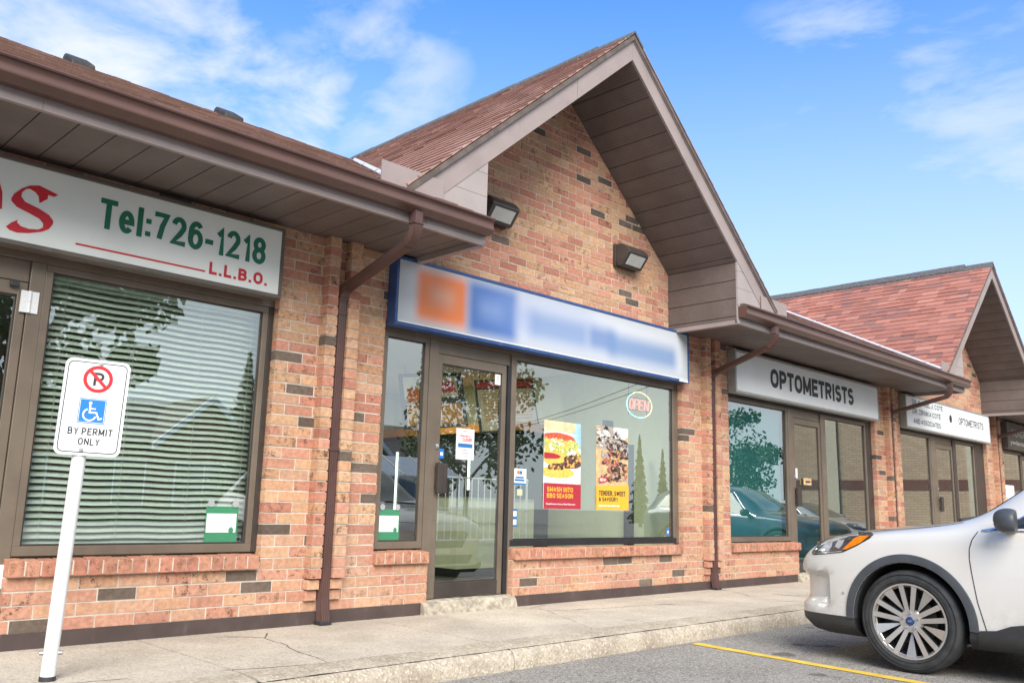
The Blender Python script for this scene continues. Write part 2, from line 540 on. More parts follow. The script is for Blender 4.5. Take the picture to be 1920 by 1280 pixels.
# sign face whose print is soft edged: orange square, blue square and two soft blue words
def blurred_sign():
    k = NB('sign_print_soft')
    k.set(0.3)
    t = k.n('ShaderNodeTexCoord')
    s = k.n('ShaderNodeSeparateXYZ')
    k.link(t.outputs['Object'], s.inputs[0])
    X, Z = s.outputs['X'], s.outputs['Z']

    def soft(x0, x1, z0, z1, e, amt=1.0):
        a = k.math('MULTIPLY', k.rng(X, x0-e, x0+e), k.rng(X, x1+e, x1-e))
        b = k.math('MULTIPLY', k.rng(Z, z0-e, z0+e), k.rng(Z, z1+e, z1-e))
        return k.math('MULTIPLY', k.math('MULTIPLY', a, b), amt)
    c = k.mix(soft(0.10, 4.25, 0.06, 0.50, 0.10), (0.44, 0.47, 0.50), (0.53, 0.555, 0.61))
    c = k.mix(soft(0.20, 0.79, 0.06, 0.51, 0.075), c, (0.74, 0.20, 0.055))
    c = k.mix(soft(0.36, 0.64, 0.22, 0.38, 0.10, 0.55), c, (0.72, 0.46, 0.36))
    c = k.mix(soft(0.80, 1.44, 0.03, 0.53, 0.09), c, (0.070, 0.155, 0.41))
    c = k.mix(soft(0.94, 1.26, 0.20, 0.38, 0.11, 0.55), c, (0.24, 0.33, 0.56))
    c = k.mix(soft(1.2, 2.6, 0.16, 0.56, 0.22, 0.35), c, (0.20, 0.28, 0.50))
    c = k.mix(soft(1.40, 1.72, 0.12, 0.40, 0.11, 0.45), c, (0.25, 0.33, 0.56))
    c = k.mix(soft(1.62, 2.50, 0.12, 0.38, 0.10, 0.85), c, (0.185, 0.275, 0.47))
    c = k.mix(soft(2.52, 2.98, 0.13, 0.39, 0.10, 0.85), c, (0.115, 0.205, 0.43))
    c = k.mix(soft(2.85, 4.12, 0.10, 0.35, 0.10, 0.85), c, (0.140, 0.240, 0.44))
    k.base(c)


blurred_sign()
emis('neon_red', (1.0, 0.16, 0.12), 1.6)
emis('neon_cyan', (0.35, 0.85, 0.95), 0.9)
emis('neon_yellow', (0.95, 0.80, 0.35), 0.9)
emis('pot_light_glow', (1.0, 0.95, 0.85), 5.0)
emis('freezer_light', (0.90, 1.0, 0.95), 1.2)


# ------------------------------------------------------------------ mesh builder
class MB:
    def __init__(s):
        s.v, s.f, s.mi, s.c = [], [], [], []
        s.cur = 0
        s.col = None

    def add(s, vs, fs, mi=None, col=None):
        o = len(s.v)
        s.v += [tuple(p) for p in vs]
        s.f += [[i+o for i in f] for f in fs]
        s.mi += [s.cur if mi is None else mi]*len(fs)
        s.c += [col or s.col or (1, 1, 1, 1)]*len(vs)

    def box(s, x0, x1, y0, y1, z0, z1, mi=None, col=None):
        s.add([(x0, y0, z0), (x1, y0, z0), (x1, y1, z0), (x0, y1, z0), (x0, y0, z1), (x1, y0, z1), (x1, y1, z1), (x0, y1, z1)],
              [(0, 3, 2, 1), (4, 5, 6, 7), (0, 1, 5, 4), (1, 2, 6, 5), (2, 3, 7, 6), (3, 0, 4, 7)], mi, col)

    def prism_y(s, poly, y0, y1, mi=None, col=None):
        """polygon in (x,z), anticlockwise seen from -y, extruded from y0 (front) to y1"""
        n = len(poly)
        s.add([(x, y0, z) for x, z in poly]+[(x, y1, z) for x, z in poly],
              [list(range(n)), list(range(2*n-1, n-1, -1))]+[(i, i+n, (i+1) % n+n, (i+1) % n) for i in range(n)], mi, col)

    def prism_x(s, poly, x0, x1, mi=None, col=None):
        n = len(poly)
        s.add([(x0, y, z) for y, z in poly]+[(x1, y, z) for y, z in poly],
              [list(range(n)), list(range(2*n-1, n-1, -1))]+[(i, i+n, (i+1) % n+n, (i+1) % n) for i in range(n)], mi, col)

    def prism_z(s, poly, z0, z1, mi=None, col=None):
        n = len(poly)
        s.add([(x, y, z0) for x, y in poly]+[(x, y, z1) for x, y in poly],
              [list(range(n-1, -1, -1)), list(range(n, 2*n))]+[(i, (i+1) % n, (i+1) % n+n, i+n) for i in range(n)], mi, col)

    def sweep(s, path, prof, closed=True, mi=None, upv=Vector((0, 0, 1)), caps=True, scales=None):
        """profile list of (a,b) swept along a path; a is sideways, b is up"""
        P = [Vector(p) for p in path]
        n = len(prof)
        vs = []
        for i, p in enumerate(P):
            d = (P[min(i+1, len(P)-1)]-P[max(i-1, 0)]).normalized()
            side = d.cross(upv)
            if side.length < 1e-4:
                side = d.cross(Vector((1, 0, 0)))
            side.normalize()
            u = side.cross(d)
            k = scales[i] if scales else 1.0
            vs += [p+side*a*k+u*b*k for a, b in prof]
        fs = []
        for i in range(len(P)-1):
            for j in range(n if closed else n-1):
                a = i*n+j
                b = i*n+(j+1) % n
                fs.append((a, b, b+n, a+n))
        if caps and closed:
            fs.append(list(range(n-1, -1, -1)))
            fs.append(list(range((len(P)-1)*n, len(P)*n)))
        s.add(vs, fs, mi)

    def tube(s, path, r, seg=8, mi=None, radii=None, upv=Vector((0, 0, 1))):
        prof = [(math.cos(2*math.pi*i/seg)*r, math.sin(2*math.pi*i/seg)*r) for i in range(seg)]
        s.sweep(path, prof, True, mi, upv, True, [q/r for q in radii] if radii else None)

    def lathe(s, prof, axis='x', seg=48, center=(0, 0, 0), mi=None):
        """prof: list of (along axis, radius)"""
        vs = []
        n = len(prof)
        for i in range(seg):
            a = 2*math.pi*i/seg
            for t, r in prof:
                p = (t, r*math.cos(a), r*math.sin(a)) if axis == 'x' else ((r*math.cos(a), t, r*math.sin(a)) if axis == 'y' else (r*math.cos(a), r*math.sin(a), t))
                vs.append((p[0]+center[0], p[1]+center[1], p[2]+center[2]))
        fs = []
        for i in range(seg):
            for j in range(n-1):
                a = i*n+j
                b = ((i+1) % seg)*n+j
                fs.append((a, a+1, b+1, b))
        s.add(vs, fs, mi)

    def build(s, name, mats, parent=None, smooth=False, local=False, color=False, bevel=0.0, angle=35):
        me = bpy.data.meshes.new(name)
        off = Vector((0, 0, 0))
        if parent is not None and not local:
            q = parent
            while q is not None:
                off += q.location
                q = q.parent
        me.from_pydata([(p[0]-off.x, p[1]-off.y, p[2]-off.z) for p in s.v], [], s.f)
        if isinstance(mats, str):
            mats = [mats]
        for m in mats:
            me.materials.append(MATS[m])
        me.polygons.foreach_set('material_index', s.mi)
        if color:
            at = me.color_attributes.new('tint', 'FLOAT_COLOR', 'POINT')
            at.data.foreach_set('color', [x for c in s.c for x in c])
        bm = bmesh.new()
        bm.from_mesh(me)
        bmesh.ops.recalc_face_normals(bm, faces=bm.faces)
        if smooth:
            lim = rad(angle)
            for f in bm.faces:
                f.smooth = True
            for e in bm.edges:
                if len(e.link_faces) == 2 and e.calc_face_angle(0) > lim:
                    e.smooth = False
        bm.to_mesh(me)
        bm.free()
        me.update()
        o = bpy.data.objects.new(name, me)
        COL.objects.link(o)
        if parent is not None:
            o.parent = parent
        if bevel:
            md = o.modifiers.new('bevel', 'BEVEL')
            md.width = bevel
            md.segments = 2
            md.limit_method = 'ANGLE'
            md.angle_limit = rad(40)
            md.harden_normals = False
        return o


def thing(name, label, cat, loc=(0, 0, 0), group=None, rotz=0.0):
    o = bpy.data.objects.new(name, None)
    o.empty_display_size = 0.2
    COL.objects.link(o)
    o.location = loc
    o.rotation_euler = (0, 0, rotz)
    return tag(o, label, cat, group)


def tag(o, label, cat, group=None):
    o['label'] = label
    o['category'] = cat
    if group:
        o['group'] = group
    return o


def struct(o):
    o['kind'] = 'structure'
    return o


def text_mesh(body, bold=0.0, spacing=1.0, line=1.0):
    cu = bpy.data.curves.new('text', 'FONT')
    cu.body = body
    cu.size = 1.0
    cu.offset = bold
    cu.space_character = spacing
    cu.space_line = line
    cu.align_x = 'CENTER'
    cu.resolution_u = 4
    o = bpy.data.objects.new('text', cu)
    COL.objects.link(o)
    dg = bpy.context.evaluated_depsgraph_get()
    me = bpy.data.meshes.new_from_object(o.evaluated_get(dg))
    vs = [tuple(v.co) for v in me.vertices]
    fs = [list(p.vertices) for p in me.polygons]
    bpy.data.objects.remove(o)
    bpy.data.curves.remove(cu)
    bpy.data.meshes.remove(me)
    return vs, fs


def lettering(mb, body, x0, x1, z0, z1, y, mi=None, bold=0.0, spacing=1.0, line=1.0, slant=0.0):
    """flat letters of vinyl filling the rectangle x0..x1, z0..z1 in the plane y"""
    vs, fs = text_mesh(body, bold, spacing, line)
    ax = min(v[0] for v in vs)
    bx = max(v[0] for v in vs)
    ay = min(v[1] for v in vs)
    by = max(v[1] for v in vs)
    out = []
    for v in vs:
        fz = (v[1]-ay)/(by-ay)
        out.append((x0+(v[0]-ax)/(bx-ax)*(x1-x0)+slant*(fz-0.5), y, z0+fz*(z1-z0)))
    mb.add(out, fs, mi)


def rrect(x0, x1, z0, z1, r, n=5):
    pts = []
    for cx, cz, a0 in ((x1-r, z0+r, -90), (x1-r, z1-r, 0), (x0+r, z1-r, 90), (x0+r, z0+r, 180)):
        for i in range(n+1):
            a = rad(a0+90*i/n)
            pts.append((cx+r*math.cos(a), cz+r*math.sin(a)))
    return pts


# block letters drawn as strokes: every glyph is a list of centre lines in a unit box
def _arc(cx, cz, rx, rz, a0, a1, n=9):
    return [(cx+rx*math.cos(rad(a0+(a1-a0)*i/n)), cz+rz*math.sin(rad(a0+(a1-a0)*i/n))) for i in range(n+1)]


_O = _arc(.5, .62, .5, .38, 0, 180, 10)+_arc(.5, .38, .5, .38, 180, 360, 10)+[(1.0, .62)]
_bowl = lambda z0, z1, x1=1.0: [(0, z1), (x1*.55, z1)]+_arc(x1*.55, (z0+z1)/2, x1*.45, (z1-z0)/2, 90, -90, 8)+[(0, z0)]
_S = _arc(.5, .75, .47, .25, 25, 90, 4)+_arc(.5, .75, .49, .25, 100, 245, 8)+[(.5, .5)]+_arc(.5, .26, .5, .26, 65, -90, 8)+_arc(.5, .26, .5, .26, -100, -160, 5)
GLYPH = {
    'A': (.70, [[(0, 0), (.5, 1)], [(.5, 1), (1, 0)], [(.18, .30), (.82, .30)]]), 'B': (.66, [[(0, 0), (0, 1)], _bowl(.53, 1, .92), _bowl(0, .53)]),
    'C': (.68, [_arc(.5, .62, .5, .38, 25, 180, 9)+_arc(.5, .38, .5, .38, 180, 335, 9)]), 'D': (.68, [[(0, 0), (0, 1)], [(0, 1), (.45, 1)]+_arc(.45, .5, .55, .5, 90, -90, 12)+[(0, 0)]]),
    'E': (.60, [[(1, 1), (0, 1), (0, 0), (1, 0)], [(0, .53), (.88, .53)]]), 'F': (.58, [[(1, 1), (0, 1), (0, 0)], [(0, .5), (.85, .5)]]),
    'G': (.70, [_arc(.5, .62, .5, .38, 30, 180, 9)+_arc(.5, .38, .5, .38, 180, 360, 10)+[(1, .46), (.55, .46)]]), 'H': (.68, [[(0, 0), (0, 1)], [(1, 0), (1, 1)], [(0, .52), (1, .52)]]),
    'I': (.17, [[(.5, 0), (.5, 1)]]), 'J': (.52, [[(1, 1), (1, .3)]+_arc(.5, .3, .5, .3, 0, -180, 8)]), 'K': (.68, [[(0, 0), (0, 1)], [(1, 1), (0, .36)], [(.32, .56), (1, 0)]]),
    'L': (.56, [[(0, 1), (0, 0), (1, 0)]]), 'M': (.84, [[(0, 0), (0, 1)], [(.02, 1), (.5, .10)], [(.5, .10), (.98, 1)], [(1, 1), (1, 0)]]), 'N': (.70, [[(0, 0), (0, 1)], [(.02, 1), (.98, 0)], [(1, 0), (1, 1)]]),
    'O': (.74, [_O]), 'P': (.64, [[(0, 0), (0, 1)], _bowl(.44, 1)]), 'Q': (.74, [_O, [(.6, .25), (1, -.04)]]), 'R': (.68, [[(0, 0), (0, 1)], _bowl(.47, 1), [(.5, .47), (1, 0)]]),
    'S': (.64, [_S]), 'T': (.62, [[(0, 1), (1, 1)], [(.5, 1), (.5, 0)]]), 'U': (.68, [[(0, 1), (0, .36)]+_arc(.5, .36, .5, .36, 180, 360, 10)+[(1, 1)]]),
    'V': (.70, [[(0, 1), (.5, 0)], [(.5, 0), (1, 1)]]), 'W': (.98, [[(0, 1), (.25, 0)], [(.25, 0), (.5, .95)], [(.5, .95), (.75, 0)], [(.75, 0), (1, 1)]]), 'Y': (.70, [[(0, 1), (.5, .45), (1, 1)], [(.5, .45), (.5, 0)]]),
    'Z': (.64, [[(0, 1), (1, 1), (0, 0), (1, 0)]]), '1': (.34, [[(0, .74), (.45, .82), (1, 1), (1, 0)]]), '2': (.60, [_arc(.5, .72, .5, .28, 170, -20, 10)+[(.62, .36), (0, 0), (1, 0)]]),
    '6': (.62, [_arc(.5, .33, .5, .33, 0, 360, 16), _arc(.52, .60, .52, .40, 40, 185, 9)+[(0, .36)]]), '7': (.58, [[(0, 1), (1, 1), (.60, .55), (.36, 0)]]),
    '8': (.62, [_arc(.5, .76, .44, .24, 0, 360, 16), _arc(.5, .27, .5, .27, 0, 360, 16)]), '-': (.30, [[(0, .36), (1, .36)]]), '.': (.17, [[(.5, -.02), (.5, .02)]]), ',': (.17, [[(.6, .04), (.4, -.16)]]),
    ':': (.17, [[(.5, .08), (.5, .12)], [(.5, .60), (.5, .64)]]), '!': (.17, [[(.5, 1), (.5, .30)], [(.5, -.02), (.5, .02)]]),
    'e': (.56, [[(.02, .36), (1, .36)]+_arc(.5, .36, .5, .36, 0, 320, 18)]), 'l': (.17, [[(.5, 0), (.5, 1)]]),
    '&': (.74, [[(1, 0), (.22, .70)]+_arc(.42, .80, .22, .20, 205, -40, 10)+[(.12, .42)]+_arc(.40, .22, .38, .22, 140, 350, 10)+[(1, .48)]]),
    'É': (.60, [[(1, 1), (0, 1), (0, 0), (1, 0)], [(0, .53), (.88, .53)], [(.4, 1.12), (.7, 1.27)]]),
}


def ribbon(mb, pts, w, y, mi, wx=None):
    """one constant-width strip with mitred corners"""
    P = [Vector((p[0], p[1])) for p in pts]
    Q = [P[0]]
    for p in P[1:]:
        if (p-Q[-1]).length > 1e-6:
            Q.append(p)
    P = Q
    closed = (P[0]-P[-1]).length < 1e-5 and len(P) > 3
    if closed:
        P = P[:-1]
    n = len(P)
    L, R = [], []
    for i in range(n):
        a = P[i-1] if (i or closed) else None
        b = P[(i+1) % n] if (i < n-1 or closed) else None
        d1 = (P[i]-a).normalized() if a is not None else None
        d2 = (b-P[i]).normalized() if b is not None else None
        d1 = d1 or d2
        d2 = d2 or d1
        n1, n2 = Vector((-d1.y, d1.x)), Vector((-d2.y, d2.x))
        m = n1+n2
        if m.length < 0.35:
            m = n1
            k_ = 1
        else:
            m.normalize()
            k_ = min(1.45, 1/max(0.2, m.dot(n1)))
        o = Vector((m.x*(wx or w)/2*k_, m.y*w/2*k_))
        L.append(P[i]+o)
        R.append(P[i]-o)
    vs = [(p.x, y-i*1.5e-6, p.y) for i, p in enumerate(L)]+[(p.x, y-i*1.5e-6, p.y) for i, p in enumerate(R)]
    mb.add(vs, [(i, i+n, (i+1) % n+n, (i+1) % n) for i in range(n if closed else n-1)], mi)


def block(mb, text, x0, x1, z0, z1, y, mi=0, w=0.2, gap=0.16, space=0.32):
    """letters of cap height z1-z0 stretched to fill x0..x1; w is the stroke as a share of the height"""
    Hh = z1-z0
    total = 0
    for ch in text:
        total += space if ch == ' ' else GLYPH[ch][0]+w*0.55+gap
    total -= gap
    sx = (x1-x0)/total
    x = x0
    W_ = w*Hh
    k_ = 0
    for ch in text:
        if ch == ' ':
            x += space*sx
            continue
        gw, strokes = GLYPH[ch]
        cw = (gw+w*0.55)*sx
        hw_ = min(W_/2, cw*(0.47 if ch in 'Il.,:!' else 0.33 if ch == '1' else 0.21))
        for st in strokes:
            pts = [(x+hw_+px*(cw-2*hw_), z0+W_/2+pz*(Hh-W_)) for px, pz in st]
            if ch in '.:!' and len(st) == 2 and abs(st[0][1]-st[1][1]) < .1:
                pts = [(x+cw/2, z0+W_/2+st[0][1]*(Hh-W_)-W_*0.42), (x+cw/2, z0+W_/2+st[0][1]*(Hh-W_)+W_*0.52)]
            if math.hypot(st[0][0]-st[-1][0], st[0][1]-st[-1][1]) > 1e-4 and ch not in '.:!':       # square the open ends out to the box
                def ext(a, b):
                    d = Vector((a[0]-b[0], a[1]-b[1])).normalized()
                    if abs(d.x) > 0.12 and abs(d.y) > 0.12:
                        return a
                    return (a[0]+d.x*hw_*0.98*abs(d.x), a[1]+d.y*W_/2*0.98*abs(d.y))
                pts = [ext(pts[0], pts[1])]+pts[1:-1]+[ext(pts[-1], pts[-2])]
            ribbon(mb, pts, W_, y-0.00012*(k_ % 4), mi, hw_*2)
            k_ += 1
        x += cw+gap*sx


# ================================================================== GROUND
GZ = -0.15
mb = MB()
mb.box(-160, 260, -220, 160, GZ-0.3, GZ)
struct(mb.build('asphalt_ground', 'asphalt'))

# sidewalk slabs with a worn rounded kerb
mb = MB()
random.seed(11)
joints = [-12.2+1.86*i for i in range(32)]
joints = [j-0.15 for j in joints]
prof = [(0.30, 0.0), (-0.3, 0.0), (-0.75, 0.0), (-1.10, -0.001), (-1.40, -0.004), (-1.54, -0.010), (-1.61, -0.020), (-1.645, -0.038), (-1.662, -0.062), (-1.672, -0.10), (-1.676, -0.145), (-1.678, -0.30)]
for j0, j1 in zip(joints[:-1], joints[1:]):
    n = 18
    a, b = j0+0.006, j1-0.006
    rows = []
    for i in range(n+1):
        x = a+(b-a)*i/n
        row = []
        for q, (y, z) in enumerate(prof):
            e = min(x-a, b-x)
            wob = random.uniform(-0.006, 0.006) if q >= 5 else random.uniform(-0.0012, 0.0012)
            drop = 0.0
            if q >= 5 and e < 0.06 and abs((j1 if b-x < x-a else j0)-3.78) < 0.3:
                drop = 0.035*(1-e/0.06)
            row.append((x, y+wob+drop*0.9, z+(wob*0.8 if 5 <= q < 11 else 0)-drop*(1.0 if 5 <= q < 9 else 0)))
        rows.append(row)
    m = len(prof)
    vs = [p for r in rows for p in r]
    fs = []
    for i in range(n):
        for q in range(m-1):
            fs.append((i*m+q, i*m+q+1, (i+1)*m+q+1, (i+1)*m+q))
    fs.append(list(range(m)))
    fs.append(list(range(n*m+m-1, n*m-1, -1)))
    base = len(mb.v)
    mb.add(vs, fs)
    for q in range(len(fs)-2):
        if q % (m-1) >= 4:
            mb.mi[len(mb.mi)-len(fs)+q] = 1
mb.box(-12, 46, -1.62, 0.29, -0.28, -0.022, mi=2)
struct(mb.build('sidewalk', ['concrete', 'kerb_concrete', 'crack_dark'], smooth=True, angle=50))

# painted bay lines
for i, (xa, xb) in enumerate(((6.43, 5.88), (9.18, 8.65), (11.93, 11.4), (14.7, 14.2))):
    mb = MB()
    ya, yb = -1.74, -6.6
    w = 0.052
    n = 24
    vs = []
    for q in range(n+1):
        t = q/n
        x = xa+(xb-xa)*t
        y = ya+(yb-ya)*t
        vs += [(x-w+random.uniform(-.004, .004), y, GZ+0.004), (x+w+random.uniform(-.004, .004), y, GZ+0.004)]
    mb.add(vs, [(2*q, 2*q+1, 2*q+3, 2*q+2) for q in range(n)])
    struct(mb.build('parking_line', 'line_yellow'))

# ================================================================== PLAZA BUILDING
plaza = thing('shopping_plaza', 'single storey brick shopping plaza with steep front gables, brown eaves and glass storefronts', 'building', (6.63, 0.0, 0.0))
OPEN = [(-1.10, 3.39), (4.41, 8.86), (9.90, 14.40), (15.45, 19.95), (21.02, 25.5), (26.5, 31.0)]
RIBS = [-1.56, 3.925, 9.43, 14.93, 20.47, 25.98]
BX0, BX1 = -6.0, 32.0
GAB = [6.63, 17.85, 29.07]
GH = 1.955
DOORS = {0: (0.66, 1.70), 1: (4.99, 6.03), 2: (11.66, 12.70), 3: (17.10, 18.22), 4: (22.6, 23.6), 5: (28, 29)}
SILL0, SILL1 = 0.428, 0.535
OT = 2.50
Z0, PITCH_Z = 0.10, 0.0822
BL = 0.25
PAL = [((0.53, 0.305, 0.185), 4), ((0.56, 0.350, 0.215), 3), ((0.52, 0.260, 0.180), 4.5), ((0.49, 0.222, 0.155), 3), ((0.54, 0.33, 0.22), 2.5), ((0.43, 0.190, 0.133), 1.0)]
PW = [p[1] for p in PAL]


def brick_tint(z, rnd, dark=0.040):
    if rnd.random() < dark:
        b = rnd.uniform(0.8, 1.25)
        return (0.135*b, 0.104*b, 0.084*b, rnd.uniform(0.2, 0.9))
    c = rnd.choices(PAL, PW)[0][0]
    b = rnd.uniform(0.90, 1.11)
    c = [x*b for x in c]
    if z < 0.62:      # lime bloom on the lowest courses
        t = 0.40 if z < 0.5 else 0.2
        c = [x*(1-t)+y*t for x, y in zip(c, (0.52, 0.30, 0.215))]
    fl = rnd.choice((0, 0, 0.12, 0.3, 0.75, 1.0))
    return (c[0], c[1], c[2], fl)


def cut(ivs, a, b):
    out = []
    for p, q in ivs:
        if b <= p or a >= q:
            out.append((p, q))
            continue
        if a > p:
            out.append((p, a))
        if b < q:
            out.append((b, q))
    return out


rnd = random.Random(5)
wall = MB()
wall.cur = 0


def lay(p, q, z, row, y_front=0.0, depth=0.10, off=None):
    x = math.floor(p/BL)*BL + (BL/2 if row % 2 else 0) - BL
    edges = [p]
    while x < q:
        if x > p+0.045 and x < q-0.045:
            edges.append(x)
        x += BL
    edges.append(q)
    j = 0.0056
    for i in range(len(edges)-1):
        a = edges[i]+(j if i else 0)
        b = edges[i+1]-(j if i < len(edges)-2 else 0)
        f = y_front+rnd.uniform(-0.0025, 0.002)
        dz = rnd.uniform(-0.0012, 0.0012)
        wall.box(a, b, f, f+depth, z+dz, z+PITCH_Z-0.0115+dz, 0, brick_tint(z, rnd))


row = 0
z = Z0
while z < 5.45:
    zt = z+PITCH_Z
    if z < 3.02:
        iv = [(BX0, BX1)]
        for i, (a, b) in enumerate(OPEN):
            if z < 0.42:
                iv = cut(iv, *DOORS[i])
            elif z < OT-0.03:
                iv = cut(iv, a, b)
        for p, q in iv:
            lay(p, q, z, row)
    for xc in GAB:
        if z >= 3.02:
            hw = min(GH+0.02, (5.46-z)/0.869)
            if hw > 0.05:
                lay(xc-hw, xc+hw, z, row)
    # narrow ribs either side of the downspout niche, corbelled out near the ground
    if z < 3.02:
        pr = {0: 0.0, 1: 0.034, 2: 0.062}.get(row, 0.09)
        if pr:
            for c_ in RIBS:
                for a, b in ((c_-0.158, c_-0.058), (c_+0.045, c_+0.155)):
                    f = -pr+rnd.uniform(-0.002, 0.002)
                    wall.box(a+rnd.uniform(-.002, .002), b+rnd.uniform(-.002, .002), f, 0.004, z, z+PITCH_Z-0.0115, 0, brick_tint(z, rnd, 0.05))
    z = zt
    row += 1
# mortar / backing behind the bricks
M = 0.0038
for i, (a, b) in enumerate(OPEN):
    prev = OPEN[i-1][1] if i else BX0
    wall.box(prev+0.004, a-0.004, M, 0.20, 0.0, 3.05, 1)
    d0, d1 = DOORS[i]
    if d0 > a+0.05:
        wall.box(a-0.004, d0-0.004, M+0.0005, 0.199, 0.0, SILL0+0.05, 1)
    wall.box(d1+0.004, b+0.004, M+0.0005, 0.199, 0.0, SILL0+0.05, 1)
    wall.box(a-0.004, b+0.004, M+0.0005, 0.199, OT-0.01, 3.05, 1)
wall.box(OPEN[-1][1]+0.004, BX1, M, 0.20, 0.0, 3.05, 1)
for c_ in RIBS:
    for a, b in ((c_-0.158, c_-0.058), (c_+0.045, c_+0.155)):
        wall.box(a+0.006, b-0.006, -0.083, 0.003, 0.35, 3.045, 1)
for xc in GAB:
    wall.prism_y([(xc-GH-0.01, 3.0505), (xc+GH+0.01, 3.0505), (xc+GH+0.01, 3.75), (xc, 5.44), (xc-GH-0.01, 3.75)], M, 0.2, 1)
bw = wall.build('brick_wall', ['brick', 'mortar'], plaza, color=True)

# side and rear walls so the plaza is a closed block
mb = MB()
mb.box(BX0, BX0+0.2, 0.2, 9.0, 0, 3.4)
mb.box(BX1-0.2, BX1, 0.2, 9.0, 0, 3.4)
mb.box(BX0+0.2, BX1-0.2, 8.8, 9.0, 0, 3.4)
mb.build('rear_wall', 'brown_brick', plaza)

# dark metal base strip
mb = MB()
for i, (a, b) in enumerate(OPEN):
    prev = DOORS[i-1][1] if i else BX0
    nx = DOORS[i][0]
    mb.box(prev+0.012, nx-0.012, -0.004, 0.1, 0.0, 0.097)
mb.build('base_strip', 'base_strip', plaza)

# rowlock sills
for i, (a, b) in enumerate(OPEN):
    for p, q in ((a, DOORS[i][0]+(-0.02 if i else 0)), (DOORS[i][1], b)):
        if q-p < 0.2:
            continue
        e1 = 0.02 if q == b else 0.0
        p0, q0 = (p+0.0, q-0.02) if q == b else (p, q)
        if i == 1 and q == b:
            q0 = 8.80
        if i == 0 and q == b:
            q0 = 3.36
        mb = MB()
        n = max(2, round((q0-p0)/0.092))
        w = (q0-p0)/n
        for t in range(n):
            f = -0.045+rnd.uniform(-0.006, 0.005)
            c = brick_tint(0.2, rnd, 0.0)
            g = rnd.uniform(0.80, 1.0)
            c = (c[0]*0.55+0.22*g, c[1]*0.5+0.095*g, c[2]*0.5+0.065*g, 0.7)
            x0 = p0+t*w+(0.005 if t else 0)
            x1 = p0+(t+1)*w-(0.005 if t < n-1 else 0)
            s0 = SILL1-0.006+rnd.uniform(-0.003, 0.003)
            mb.add([(x0, f, SILL0), (x1, f, SILL0), (x1, 0.09, SILL0), (x0, 0.09, SILL0), (x0, f, s0-0.006), (x1, f, s0-0.006), (x1, 0.09, s0+0.006), (x0, 0.09, s0+0.006)],
                   [(0, 3, 2, 1), (4, 5, 6, 7), (0, 1, 5, 4), (1, 2, 6, 5), (2, 3, 7, 6), (3, 0, 4, 7)], 0, c)
        mb.box(p0+0.006, q0-0.006, -0.038, 0.088, SILL0+0.004, SILL1-0.014, 1)
        mb.build('window_sill', ['brick', 'mortar'], plaza, color=True, bevel=0.004)

# ---------------------------------------------------------------- storefront frames
FY0, FY1, GY = 0.07, 0.14, 0.10


def window(x0, x1, z0, z1, mat, gl, dark_bottom=None, stop=True):
    """glazing bars round one pane; x0..x1 is the clear glass"""
    mb = MB()
    t = 0.045
    mb.box(x0-t, x1+t, FY0, FY1, z0-0.06, z0, 1 if dark_bottom else 0)
    mb.box(x0-t, x1+t, FY0, FY1, z1, z1+0.045)
    mb.box(x0-t, x0, FY0+0.001, FY1-0.001, z0, z1)
    mb.box(x1, x1+t, FY0+0.001, FY1-0.001, z0, z1)
    # inner glazing stops
    for a, b, c, d in ((x0, x1, z0, z0+0.012), (x0, x1, z1-0.012, z1), (x0, x0+0.012, z0+0.012, z1-0.012), (x1-0.012, x1, z0+0.012, z1-0.012)):
        mb.box(a, b, FY0+0.018, FY1-0.018, c, d, 1)
    w = mb.build('window', [mat, dark_bottom or 'bronze_dark'], plaza, bevel=0.003)
    g = MB()
    g.box(x0+0.002, x1-0.002, GY-0.003, GY+0.003, z0+0.002, z1-0.002)
    g.build('pane', gl, w)
    return w


def door(x0, x1, z0, z1, mat, gl, handle_side, hinge=None, top=0.085, bot=0.125):
    mb = MB()
    st = 0.056
    ya, yb = FY0+0.008, FY1-0.01
    mb.box(x0, x0+st, ya, yb, z0, z1)
    mb.box(x1-st, x1, ya, yb, z0, z1)
    mb.box(x0+st, x1-st, ya+0.001, yb-0.001, z1-top, z1)
    mb.box(x0+st, x1-st, ya+0.001, yb-0.001, z0, z0+bot, 1)
    for a, b, c, d in ((x0+st, x1-st, z0+bot, z0+bot+0.014), (x0+st, x1-st, z1-top-0.012, z1-top), (x0+st, x0+st+0.012, z0+bot+0.014, z1-top-0.012), (x1-st-0.012, x1-st, z0+bot+0.014, z1-top-0.012)):
        mb.box(a, b, ya+0.012, yb-0.012, c, d, 1)
    d_ = mb.build('door', [mat, 'bronze_dark'], plaza, bevel=0.003)
    g = MB()
    g.box(x0+st+0.003, x1-st-0.003, GY-0.003, GY+0.003, z0+bot+0.003, z1-top-0.003)
    g.build('pane', gl, d_)
    if handle_side:
        hx = x0+0.03 if handle_side == 'l' else x1-0.03
        s = 1 if handle_side == 'l' else -1
        h = MB()
        h.box(min(hx-0.03*s, hx+0.032*s), max(hx-0.03*s, hx+0.032*s), FY0-0.055, FY0-0.012, 1.02, 1.29)
        h.box(min(hx+0.037*s, hx+0.085*s), max(hx+0.037*s, hx+0.085*s), FY0-0.050, FY0-0.016, 1.025, 1.285)
        h.box(hx-0.02, hx+0.02, FY0-0.012, ya, 1.06, 1.10)
        h.box(hx-0.02, hx+0.02, FY0-0.012, ya, 1.21, 1.25)
        h.build('handle', 'bronze_dark', d_, bevel=0.006)
        l = MB()
        l.lathe([(ya, 0.0), (ya-0.002, 0.026), (ya-0.010, 0.024), (ya-0.014, 0.014), (ya-0.014, 0.0)][::-1], 'y', 20, (hx-0.012*s, 0, 1.435))
        l.build('lock', 'chrome', d_, smooth=True)
    return d_


